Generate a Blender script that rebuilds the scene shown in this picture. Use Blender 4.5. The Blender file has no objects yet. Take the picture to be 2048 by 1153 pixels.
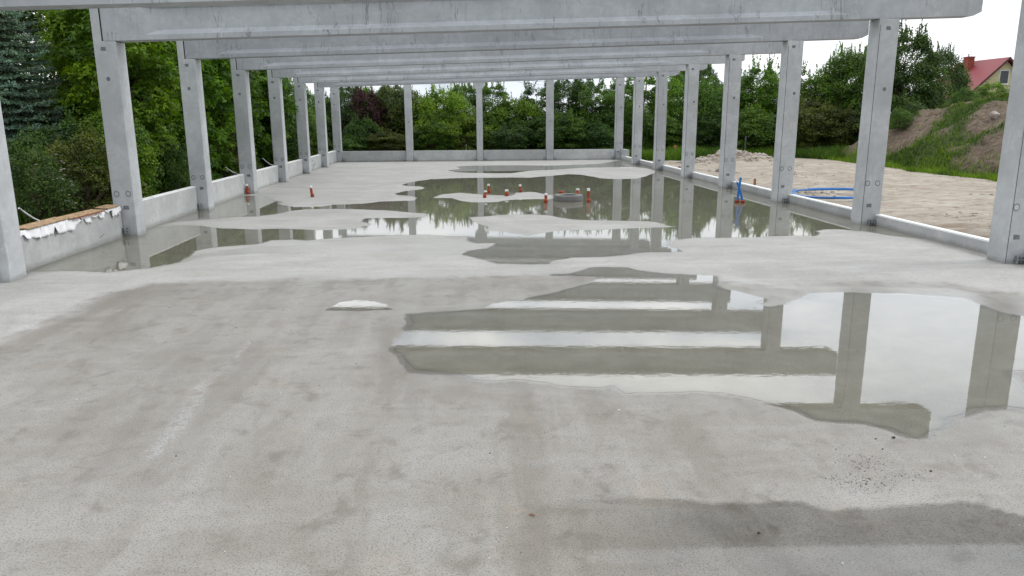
import bpy, bmesh, math, random
import numpy as np
from mathutils import Vector, Matrix
random.seed(7); RNG = np.random.default_rng(7)
scene = bpy.context.scene
COL = scene.collection
R = math.radians

# ------------------------------------------------------------------ helpers
def tag(o, label=None, cat=None, group=None, kind=None):
    if label: o['label'] = label
    if cat: o['category'] = cat
    if group: o['group'] = group
    if kind: o['kind'] = kind
    return o

def empty(name, loc=(0, 0, 0), rz=0.0):
    o = bpy.data.objects.new(name, None)
    o.empty_display_size = 0.2
    o.location = loc; o.rotation_euler = (0, 0, rz)
    COL.objects.link(o)
    return o

def link(name, me, parent=None):
    o = bpy.data.objects.new(name, me)
    COL.objects.link(o)
    if parent: o.parent = parent
    return o

def bm_obj(name, bm, mat, parent=None, smooth=False):
    me = bpy.data.meshes.new(name)
    bm.normal_update(); bm.to_mesh(me); bm.free()
    if smooth:
        for p in me.polygons: p.use_smooth = True
    if mat: me.materials.append(mat)
    return link(name, me, parent)

def np_mesh(name, V, F, mat=None, smooth=False, attrs=None):
    """V (n,3) array, F (m,k) array of equal sized faces"""
    me = bpy.data.meshes.new(name)
    V = np.ascontiguousarray(V, dtype=np.float32); F = np.ascontiguousarray(F, dtype=np.int32)
    n, k = F.shape
    me.vertices.add(len(V)); me.vertices.foreach_set('co', V.ravel())
    me.loops.add(n * k); me.loops.foreach_set('vertex_index', F.ravel())
    me.polygons.add(n)
    me.polygons.foreach_set('loop_start', np.arange(0, n * k, k, dtype=np.int32))
    me.polygons.foreach_set('loop_total', np.full(n, k, dtype=np.int32))
    if smooth: me.polygons.foreach_set('use_smooth', np.ones(n, dtype=bool))
    me.update(calc_edges=True)
    for an, dom, arr in (attrs or []):
        a = me.attributes.new(an, 'FLOAT', dom)
        a.data.foreach_set('value', np.ascontiguousarray(arr, dtype=np.float32))
    if mat: me.materials.append(mat)
    return me

def box(bm, x0, x1, y0, y1, z0, z1):
    v = [bm.verts.new(p) for p in ((x0,y0,z0),(x1,y0,z0),(x1,y1,z0),(x0,y1,z0),(x0,y0,z1),(x1,y0,z1),(x1,y1,z1),(x0,y1,z1))]
    for f in ((0,3,2,1),(4,5,6,7),(0,1,5,4),(1,2,6,5),(2,3,7,6),(3,0,4,7)): bm.faces.new([v[i] for i in f])
    return v

def bevel(bm, w, seg=1, ang=40):
    bm.normal_update()
    es = [e for e in bm.edges if len(e.link_faces) == 2 and e.calc_face_angle(0) > R(ang)]
    bmesh.ops.bevel(bm, geom=es, offset=w, segments=seg, affect='EDGES', profile=0.5, clamp_overlap=True)

def prism(bm, poly, axis, a, b):
    """poly = list of 2D points; axis 'y': (x,z) extruded from y=a to b; axis 'x': (y,z); axis 'z': (x,y)"""
    def P(p, t):
        return {'y': (p[0], t, p[1]), 'x': (t, p[0], p[1]), 'z': (p[0], p[1], t)}[axis]
    A = [bm.verts.new(P(p, a)) for p in poly]; B = [bm.verts.new(P(p, b)) for p in poly]
    n = len(poly)
    f0 = bm.faces.new(A); f1 = bm.faces.new(B[::-1])
    for i in range(n): bm.faces.new((A[i], B[i], B[(i+1) % n], A[(i+1) % n])[::-1])
    bmesh.ops.recalc_face_normals(bm, faces=bm.faces[:])

def tube(bm, pts, r, seg=10, caps=True):
    """swept tube; r a number or a list"""
    pts = [Vector(p) for p in pts]; n = len(pts)
    rs = r if isinstance(r, (list, tuple)) else [r] * n
    rings = []
    up = Vector((0, 0, 1))
    for i, p in enumerate(pts):
        d = (pts[min(i+1, n-1)] - pts[max(i-1, 0)]).normalized()
        u = d.cross(up)
        if u.length < 1e-3: u = d.cross(Vector((0, 1, 0)))
        u.normalize(); w = d.cross(u).normalized()
        rings.append([bm.verts.new(p + (u*math.cos(2*math.pi*k/seg) + w*math.sin(2*math.pi*k/seg)) * rs[i]) for k in range(seg)])
    for a, b in zip(rings, rings[1:]):
        for k in range(seg): bm.faces.new((a[k], a[(k+1) % seg], b[(k+1) % seg], b[k]))
    if caps:
        bm.faces.new(rings[0]); bm.faces.new(rings[-1][::-1])
    return rings

def lathe(bm, prof, seg=24, c=(0, 0)):
    rings = [[bm.verts.new((c[0]+r*math.cos(2*math.pi*k/seg), c[1]+r*math.sin(2*math.pi*k/seg), z)) for k in range(seg)] for r, z in prof]
    for a, b in zip(rings, rings[1:]):
        for k in range(seg): bm.faces.new((a[k], a[(k+1) % seg], b[(k+1) % seg], b[k]))
    return rings

# value noise in numpy
def vnoise(x, y, seed=0):
    xi = np.floor(x).astype(np.int64); yi = np.floor(y).astype(np.int64)
    xf = x - xi; yf = y - yi
    def h(a, b):
        n = (a * 374761393 + b * 668265263 + seed * 1442695041) & 0x7fffffff
        n = (n ^ (n >> 13)) * 1274126177 & 0x7fffffff
        return ((n ^ (n >> 16)) & 0xffff) / 65535.0
    u = xf*xf*(3-2*xf); v = yf*yf*(3-2*yf)
    a = h(xi, yi)*(1-u) + h(xi+1, yi)*u
    b = h(xi, yi+1)*(1-u) + h(xi+1, yi+1)*u
    return (a*(1-v) + b*v) * 2 - 1
def fbm(x, y, oct=4, seed=0, gain=.5):
    s = 0; a = 1; t = 0
    for i in range(oct):
        s = s + a*vnoise(x*2**i + 17.3*i, y*2**i - 9.1*i, seed+i); t += a; a *= gain
    return s / t

# signed distance (positive inside) of points to polygon
def sdf(px, py, poly):
    P = np.array(poly, float); Q = np.roll(P, -1, 0)
    d2 = np.full(px.shape, 1e9); ins = np.zeros(px.shape, bool)
    for (ax, ay), (bx, by) in zip(P, Q):
        ex, ey = bx-ax, by-ay
        L = ex*ex + ey*ey + 1e-12
        t = np.clip(((px-ax)*ex + (py-ay)*ey)/L, 0, 1)
        d2 = np.minimum(d2, (px-ax-t*ex)**2 + (py-ay-t*ey)**2)
        c = ((ay > py) != (by > py))
        if ey != 0: ins ^= c & (px < ex*(py-ay)/ey + ax)
    return np.where(ins, 1, -1) * np.sqrt(d2)
def linedist(px, py, pts):
    d2 = np.full(px.shape, 1e9)
    for (ax, ay), (bx, by) in zip(pts, pts[1:]):
        ex, ey = bx-ax, by-ay; L = ex*ex + ey*ey + 1e-12
        t = np.clip(((px-ax)*ex + (py-ay)*ey)/L, 0, 1)
        d2 = np.minimum(d2, (px-ax-t*ex)**2 + (py-ay-t*ey)**2)
    return np.sqrt(d2)

# ------------------------------------------------------------------ node helper
class NT:
    def __init__(s, name):
        s.m = bpy.data.materials.new(name); s.m.use_nodes = True
        s.t = s.m.node_tree; s.t.nodes.clear()
        s.out = s.t.nodes.new('ShaderNodeOutputMaterial')
    def n(s, typ, _in=None, **kw):
        nd = s.t.nodes.new(typ)
        for k, v in kw.items(): setattr(nd, k, v)
        for k, v in (_in or {}).items():
            if isinstance(v, bpy.types.NodeSocket): s.t.links.new(v, nd.inputs[k])
            else: nd.inputs[k].default_value = v
        return nd
    def math(s, op, a, b=0.0, c=0.0, clamp=False):
        nd = s.n('ShaderNodeMath', {0: a, 1: b, 2: c}, operation=op, use_clamp=clamp); return nd.outputs[0]
    def mix(s, f, a, b, mode='MIX'):
        nd = s.t.nodes.new('ShaderNodeMix'); nd.data_type = 'RGBA'; nd.blend_type = mode
        for k, v in ((0, f), (6, a), (7, b)):
            if isinstance(v, bpy.types.NodeSocket): s.t.links.new(v, nd.inputs[k])
            else: nd.inputs[k].default_value = v if k == 0 or len(v) == 4 else (*v, 1)
        return nd.outputs[2]
    def noise(s, vec, scale, detail=4, rough=.55, dist=0.0, col=False):
        nd = s.n('ShaderNodeTexNoise', {'Vector': vec, 'Scale': scale, 'Detail': detail, 'Roughness': rough, 'Distortion': dist})
        return nd.outputs['Color' if col else 'Fac']
    def ramp(s, f, a, b, lo=0.0, hi=1.0):
        nd = s.n('ShaderNodeMapRange', {0: f, 1: a, 2: b, 3: lo, 4: hi}); nd.interpolation_type = 'SMOOTHSTEP'; return nd.outputs[0]
    def pos(s): return s.n('ShaderNodeNewGeometry').outputs['Position']
    def obj(s): return s.n('ShaderNodeTexCoord').outputs['Object']
    def scale(s, v, sc, loc=(0, 0, 0)): return s.n('ShaderNodeMapping', {'Vector': v, 'Scale': sc, 'Location': loc}).outputs[0]
    def attr(s, name): return s.n('ShaderNodeAttribute', attribute_name=name).outputs['Fac']
    def bump(s, h, strength=.3, dist=.01, normal=None):
        i = {'Height': h, 'Strength': strength, 'Distance': dist}
        if normal is not None: i['Normal'] = normal
        return s.n('ShaderNodeBump', i).outputs[0]
    def pbr(s, col, rough=.8, spec=.5, normal=None, metal=0.0, **kw):
        i = {'Base Color': col if isinstance(col, bpy.types.NodeSocket) else (*col[:3], 1), 'Roughness': rough, 'Specular IOR Level': spec, 'Metallic': metal}
        if normal is not None: i['Normal'] = normal
        i.update(kw)
        b = s.n('ShaderNodeBsdfPrincipled', i); return b.outputs[0]
    def done(s, sh):
        s.t.links.new(sh, s.out.inputs['Surface']); return s.m

# ------------------------------------------------------------------ materials
def concrete(name, base, streak=.5, crack=False):
    k = NT(name); p = k.pos()
    big = k.noise(p, .9, 5, .6)
    mid = k.noise(p, 5, 6, .65, .4)
    fine = k.noise(p, 60, 4, .7)
    st = k.noise(k.scale(p, (9, 9, .7)), 1.0, 5, .65, .3)          # runs down the face
    hz = k.noise(k.scale(p, (.6, .6, 22)), 1.0, 3, .6)             # board and pour lines
    pores = k.n('ShaderNodeTexVoronoi', {'Vector': p, 'Scale': 22.0}).outputs['Distance']
    c = k.mix(k.ramp(big, .35, .65), [b*.87 for b in base], [b*1.07 for b in base])
    c = k.mix(k.ramp(mid, .35, .75, 0, .45), c, [b*.74 for b in base])
    c = k.mix(k.math('MULTIPLY', k.ramp(st, .56, .74), streak), c, [b*.60 for b in base])
    c = k.mix(k.ramp(hz, .5, .75, 0, .28), c, [base[0]*.78, base[1]*.78, base[2]*.80])
    c = k.mix(k.ramp(k.noise(p, 2.3, 5, .7, 1.2), .56, .68, 0, .45), c, [base[0]*1.22, base[1]*1.20, base[2]*1.16])
    c = k.mix(k.ramp(pores, .10, .03, 0, .6), c, [b*.4 for b in base])
    zc = k.n('ShaderNodeSeparateXYZ', {0: p}).outputs[2]
    foot_dark = k.ramp(k.math('ADD', zc, k.math('MULTIPLY', k.math('SUBTRACT', mid, .5), .30)), .16, .01)
    c = k.mix(k.math('MULTIPLY', foot_dark, .6), c, (base[0]*.42, base[1]*.40, base[2]*.36))  # foot of each face darkened: contact shading painted in, with splash dirt
    rv = k.n('ShaderNodeObjectInfo').outputs['Random']
    c = k.mix(k.ramp(rv, 0, 1, 0, 1), k.mix(1.0, c, (.86, .86, .86), 'MULTIPLY'), k.mix(1.0, c, (1.06, 1.06, 1.05), 'MULTIPLY'))
    if crack:      # hairline shrinkage cracks running up the web
        cn = k.noise(k.scale(p, (2.1, 1, .28)), 1.0, 5, .62, .6)
        ln = k.math('ABSOLUTE', k.math('SUBTRACT', cn, .5))
        lm = k.math('MULTIPLY', k.ramp(ln, .012, .003), k.ramp(k.noise(k.scale(p, (.7, .7, 1)), 1.0, 3), .47, .60))
        c = k.mix(k.math('MULTIPLY', lm, .7), c, [b*.38 for b in base])
    h = k.math('ADD', k.math('MULTIPLY', fine, .4), k.math('MULTIPLY', mid, .8))
    h = k.math('SUBTRACT', h, k.ramp(pores, .12, .02, 0, .8))
    return k.done(k.pbr(c, k.ramp(mid, .3, .7, .62, .82), .35, k.bump(h, .35, .006)))

M = {}
M['column'] = concrete('precast_concrete', (.48, .498, .512), streak=.5)
M['beam'] = concrete('beam_concrete', (.43, .452, .477), streak=.6, crack=True)
M['wall'] = concrete('wall_concrete', (.49, .505, .50), streak=.4)
M['curb'] = concrete('curb_concrete', (.42, .43, .435), streak=.3)
M['ring'] = concrete('ring_concrete', (.19, .19, .185), streak=.3)

def simple(name, col, rough=.6, spec=.4, var=.15, scale=8, metal=0.0, bump=.2):
    k = NT(name); p = k.pos(); n = k.noise(p, scale, 5, .65, .3)
    c = k.mix(k.ramp(n, .3, .7), [v*(1-var) for v in col], [min(1, v*(1+var)) for v in col])
    return k.done(k.pbr(c, rough, spec, k.bump(k.noise(p, scale*6, 4), bump, .004), metal))
M['mortar'] = simple('mortar_patch', (.16, .175, .19), .85)
M['plug'] = simple('mortar_plug', (.20, .215, .23), .85)
M['joint'] = simple('joint_sealant', (.12, .125, .135), .8)
M['pad'] = simple('rubber_pad', (.015, .015, .018), .8)
M['foam'] = simple('white_foam', (.80, .81, .80), .9, .2, .05, 14)
M['galv'] = simple('galvanised_steel', (.52, .54, .56), .38, .5, .25, 30, .85)
M['steel'] = simple('dark_steel', (.12, .13, .14), .5, .5, .3, 30, .6)
M['orange'] = simple('orange_pvc', (.36, .062, .02), .42, .5, .2, 12)
M['tape'] = simple('white_tape', (.78, .78, .76), .6)
M['blue'] = simple('blue_pipe', (.012, .16, .50), .45, .4, .12, 6)
M['fabric'] = simple('white_fleece', (.80, .81, .82), .85, .2, .08, 10)
M['osb'] = None
M['rust'] = simple('oxide_red_board', (.26, .07, .05), .8, .3, .3, 18)
M['stake'] = simple('stake_wood', (.36, .19, .09), .85, .2, .3, 10)
M['deadleaf'] = simple('dead_leaf', (.16, .07, .035), .8)
M['stakered'] = simple('stake_orange', (.50, .16, .08), .85, .2, .2, 10)
M['post'] = simple('weathered_post', (.33, .33, .30), .9, .2, .3, 10)
M['whitepipe'] = simple('white_conduit', (.78, .79, .80), .4, .5, .05)
M['bark'] = simple('bark', (.075, .055, .04), .95, .1, .4, 10, bump=.6)
M['petal'] = simple('petals', (.78, .74, .66), .8, .2, .1)
M['stone'] = simple('rubble_stone', (.36, .32, .28), .9, .2, .4, 5, bump=.5)
M['dirt'] = simple('dark_dirt', (.07, .06, .05), .9, .2, .3, 30)
M['chip'] = simple('white_chip', (.75, .75, .73), .8, .2, .1)
M['wire'] = simple('wire', (.05, .05, .05), .6)
k = NT('chipboard'); p = k.pos()
v = k.n('ShaderNodeTexVoronoi', {'Vector': k.scale(p, (30, 12, 30)), 'Scale': 1.0}).outputs['Color']
c = k.mix(k.n('ShaderNodeSeparateColor', {0: v}).outputs[0], (.24, .155, .08), (.44, .31, .19))
M['osb'] = k.done(k.pbr(c, .8, .2))

# foliage: object colour x clump tint
def foliage(name, trans=.35, rough=.55):
    k = NT(name)
    oc = k.n('ShaderNodeObjectInfo').outputs['Color']
    t = k.attr('tint')
    hs = k.n('ShaderNodeHueSaturation', {'Color': oc, 'Hue': k.ramp(t, 0, 1, .515, .482), 'Saturation': k.ramp(t, 0, 1, .95, 1.08), 'Value': k.ramp(t, 0, 1, .55, 1.6)}).outputs[0]
    n = k.noise(k.pos(), .9, 3)
    c = k.mix(k.ramp(n, .35, .68, 0, .5), hs, k.mix(1.0, hs, (1.25, 1.12, .7), 'MULTIPLY'))
    d = k.pbr(c, rough, .3)
    tr = k.n('ShaderNodeBsdfTranslucent', {'Color': k.mix(1.0, c, (1.25, 1.3, .6), 'MULTIPLY')}).outputs[0]
    ms = k.n('ShaderNodeMixShader', {0: trans, 1: d, 2: tr}).outputs[0]
    return k.done(ms)
M['leaf'] = foliage('leaves')
M['needle'] = foliage('needles', .1, .6)
M['grass'] = foliage('grass_blades', .35)

# slab: damp concrete
k = NT('slab_concrete'); p = k.pos()
zone = k.attr('zone'); film = k.attr('film'); wet = k.attr('wet'); stk = k.attr('streak'); gloss = k.attr('gloss')
warp = k.n('ShaderNodeVectorMath', {0: p, 1: k.n('ShaderNodeVectorMath', {0: k.noise(p, 3, 4, .6, 0, True), 'Scale': .25}, operation='SCALE').outputs[0]}, operation='ADD').outputs[0]
nb = k.noise(p, .55, 5, .6, .6); nm = k.noise(p, 2.6, 6, .65, .5)
ns = k.noise(k.scale(warp, (.5, 2.2, 1)), 1.0, 6, .62, .4)       # wide trowel sweeps
grain = k.noise(p, 95, 3, .75); grit = k.noise(k.scale(p, (1, 1.0, 1)), 60, 2, .6)
blotch = k.noise(p, 9, 5, .7, .5)
edge = k.math('MULTIPLY', k.math('SUBTRACT', nm, .5), .9)
zmask = k.ramp(k.math('ADD', zone, edge), -.22, .22)
fmask = k.ramp(k.math('ADD', film, k.math('MULTIPLY', edge, .5)), -.12, .22)
near = k.ramp(k.math('ADD', wet, k.math('MULTIPLY', edge, .35)), -.55, .0)
wmask = k.ramp(wet, -.12, .14)
rim = k.ramp(k.math('ABSOLUTE', k.math('SUBTRACT', wet, -.03)), .10, .0)
dry = k.mix(k.ramp(nb, .35, .65), (.435, .430, .415), (.365, .355, .334))
dry = k.mix(k.ramp(ns, .45, .72, 0, .6), dry, (.50, .50, .488))
dry = k.mix(k.ramp(k.noise(k.scale(warp, (.35, 3, 1)), 1.2, 6, .65), .52, .68, 0, .5), dry, (.315, .308, .29))
brn = k.mix(k.ramp(nb, .32, .66), (.212, .194, .167), (.262, .248, .223))
brn = k.mix(k.ramp(ns, .46, .70, 0, .65), brn, (.300, .288, .264))
brn = k.mix(k.ramp(nm, .52, .68, 0, .7), brn, (.138, .120, .096))
long1 = k.noise(k.scale(warp, (1.9, .28, 1)), 1.0, 6, .6, .5)       # sweeps along the length of the slab
brn = k.mix(k.ramp(long1, .50, .66, 0, .5), brn, (.312, .302, .280))
brn = k.mix(k.ramp(long1, .48, .34, 0, .6), brn, (.168, .149, .122))
brn = k.mix(k.ramp(k.noise(warp, 1.1, 4, .6), .6, .72, 0, .35), brn, (.30, .245, .185))
c = k.mix(1.0, k.mix(zmask, dry, brn), (1.0, .997, .98), 'MULTIPLY')
c = k.mix(k.math('MULTIPLY', k.ramp(blotch, .45, .75), .3), c, k.mix(1.0, c, (.75, .74, .72), 'MULTIPLY'))
c = k.mix(k.math('MULTIPLY', k.ramp(k.math('MULTIPLY', stk, k.ramp(blotch, .3, .6, -.2, 1.0)), .05, 1.3), .42), c, (.44, .452, .448))
c = k.mix(k.math('MULTIPLY', k.ramp(k.math('MULTIPLY', stk, -1), 0, .8), .7), c, (.20, .185, .165))
c = k.mix(k.math('MULTIPLY', fmask, .35), c, k.mix(1.0, c, (.80, .78, .72), 'MULTIPLY'))
c = k.mix(k.math('MULTIPLY', near, .5), c, k.mix(1.0, c, (.84, .83, .80), 'MULTIPLY'))
c = k.mix(k.math('MULTIPLY', rim, k.ramp(blotch, .35, .65, .0, .22)), c, k.mix(1.0, c, (.72, .70, .64), 'MULTIPLY'))
c = k.mix(k.math('MULTIPLY', k.ramp(wet, -.02, .05), .8), c, k.mix(1.0, c, (.92, .88, .77), 'MULTIPLY'))
c = k.mix(k.math('MULTIPLY', wmask, .85), c, k.mix(k.ramp(nm, .35, .7), (.435, .402, .335), (.56, .53, .46)))
gmask = k.ramp(k.math('ADD', gloss, k.math('MULTIPLY', edge, .25)), -.06, .08)
# dark grit grains in the float finish
gm0 = k.math('MULTIPLY', k.ramp(grit, .49, .64), k.ramp(blotch, .3, .65, .5, 1))
gm = k.math('MULTIPLY', gm0, k.ramp(gmask, 0, 1, .95, .85))
c = k.mix(k.math('MULTIPLY', gm, k.ramp(wmask, 0, 1, 1.0, .75)), c, (.105, .097, .085))
c = k.mix(k.ramp(grain, .54, .70, 0, .42), c, (.46, .45, .43))
hgt = k.math('ADD', k.math('MULTIPLY', grain, .6), k.math('MULTIPLY', grit, .8))
bstr = k.ramp(gmask, 0, 1, .55, .12)
bmp = k.n('ShaderNodeBump', {'Height': hgt, 'Strength': bstr, 'Distance': .0025}).outputs[0]
damp = k.math('MAXIMUM', fmask, k.math('MULTIPLY', near, .7))
damp2 = k.math('MAXIMUM', damp, k.math('MULTIPLY', zmask, k.ramp(nb, .35, .65, .25, .6)))
rough = k.math('SUBTRACT', .74, k.math('MULTIPLY', damp2, .36))
rough = k.math('ADD', rough, k.math('MULTIPLY', k.math('SUBTRACT', nm, .5), .22))
coatw = k.math('MULTIPLY', damp, 1.0)
M['slab'] = k.done(k.pbr(c, rough, .4, bmp, **{'Coat Weight': k.math('MULTIPLY', k.math('MAXIMUM', k.math('MULTIPLY', fmask, .62), k.math('MAXIMUM', k.math('MULTIPLY', near, .15), k.math('MULTIPLY', zmask, .5))), k.ramp(gmask, 0, 1, .75, .0)), 'Coat Roughness': k.ramp(fmask, 0, 1, .42, .30), 'Coat IOR': 1.45, 'Coat Normal': bmp}))

# water: thin clear sheet, mirror by Fresnel
k = NT('puddle_water'); p = k.pos()
rip = k.math('ADD', k.noise(k.scale(p, (1, 1.6, 1)), 6, 2, .5), k.math('MULTIPLY', k.noise(k.scale(p, (1, 2, 1)), 24, 1, .5), .16))
nrm = k.bump(rip, .09, .003)
fr = k.n('ShaderNodeFresnel', {'IOR': 1.5}).outputs[0]
gl = k.n('ShaderNodeBsdfGlossy', {'Color': (1, 1, 1, 1), 'Roughness': .0, 'Normal': nrm}).outputs[0]
tp = k.n('ShaderNodeBsdfTransparent', {'Color': (.94, .95, .92, 1)}).outputs[0]
M['water'] = k.done(k.n('ShaderNodeMixShader', {0: fr, 1: tp, 2: gl}).outputs[0])

k = NT('wet_film'); p = k.pos()
nrm = k.bump(k.noise(p, 60, 3, .6), .05, .001)
fr = k.n('ShaderNodeFresnel', {'IOR': 1.42}).outputs[0]
gl = k.n('ShaderNodeBsdfGlossy', {'Color': (1, 1, 1, 1), 'Roughness': .02, 'Normal': nrm}).outputs[0]
tp = k.n('ShaderNodeBsdfTransparent', {'Color': (1, 1, 1, 1)}).outputs[0]
thin = k.math('MULTIPLY', k.attr('fade'), k.ramp(k.noise(p, 75, 3, .6), .38, .54, .6, 1))       # grains of the float finish break the film
M['film'] = k.done(k.n('ShaderNodeMixShader', {0: k.math('MULTIPLY', fr, thin), 1: tp, 2: gl}).outputs[0])

k = NT('wet_fringe'); p = k.pos()
fr = k.n('ShaderNodeFresnel', {'IOR': 1.46}).outputs[0]
gl = k.n('ShaderNodeBsdfGlossy', {'Color': (1, 1, 1, 1), 'Roughness': .03}).outputs[0]
tp = k.n('ShaderNodeBsdfTransparent', {'Color': (1, 1, 1, 1)}).outputs[0]
fd = k.attr('fade'); nz = k.noise(p, 55, 4, .7)
brk = k.ramp(k.math('SUBTRACT', fd, k.math('ADD', k.math('MULTIPLY', k.math('SUBTRACT', nz, .5), 1.6), .5)), -.12, .12)
M['fringe'] = k.done(k.n('ShaderNodeMixShader', {0: k.math('MULTIPLY', fr, k.math('MULTIPLY', brk, .85)), 1: tp, 2: gl}).outputs[0])

# sand, soil, grass ground
k = NT('sand'); p = k.pos()
a = k.noise(p, .5, 6, .6, .6); b = k.noise(k.scale(p, (.6, 2.2, 1)), 1.5, 6, .65, .5); f = k.noise(p, 14, 5, .7)
rut = k.attr('rut')
c = k.mix(k.ramp(a, .35, .65), (.405, .37, .315), (.325, .288, .24))
c = k.mix(k.ramp(b, .49, .60, 0, .8), c, (.27, .215, .16))
c = k.mix(k.ramp(k.noise(k.scale(p, (.5, 3.5, 1)), 2.6, 6, .7, .4), .53, .61, 0, .65), c, (.18, .135, .098))
c = k.mix(k.ramp(f, .5, .72, 0, .45), c, (.50, .45, .38))
c = k.mix(k.ramp(rut, 0, 1, 0, .85), c, (.19, .135, .09))
c = k.mix(k.ramp(k.noise(p, 30, 3), .66, .74, 0, .6), c, (.62, .58, .52))
M['sand'] = k.done(k.pbr(c, .95, .15, k.bump(k.math('ADD', b, k.math('MULTIPLY', f, .5)), .6, .05)))
k = NT('meadow_soil'); p = k.pos()
a = k.noise(p, .6, 6, .65); b = k.noise(p, 6, 5, .7)
c = k.mix(k.ramp(a, .4, .6), (.035, .06, .018), (.055, .045, .03))
c = k.mix(k.ramp(b, .5, .7, 0, .5), c, (.06, .09, .025))
M['soil'] = k.done(k.pbr(c, .95, .1, k.bump(b, .6, .05)))
k = NT('mound_earth'); p = k.pos()
a = k.noise(k.scale(p, (1, .6, 1.2)), .55, 6, .65, .8); b = k.noise(p, 3.2, 7, .7, .4); f = k.noise(p, 16, 5, .7)
c = k.mix(k.ramp(b, .35, .65), (.095, .072, .052), (.20, .155, .118))
c = k.mix(k.ramp(f, .55, .75, 0, .6), c, (.27, .22, .17))
c = k.mix(k.math('MULTIPLY', k.attr('green'), k.ramp(b, .3, .6, .5, .95)), c, (.05, .085, .022))
M['mound'] = k.done(k.pbr(c, .95, .1, k.bump(k.math('ADD', b, k.math('MULTIPLY', f, .4)), .9, .10)))
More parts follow.
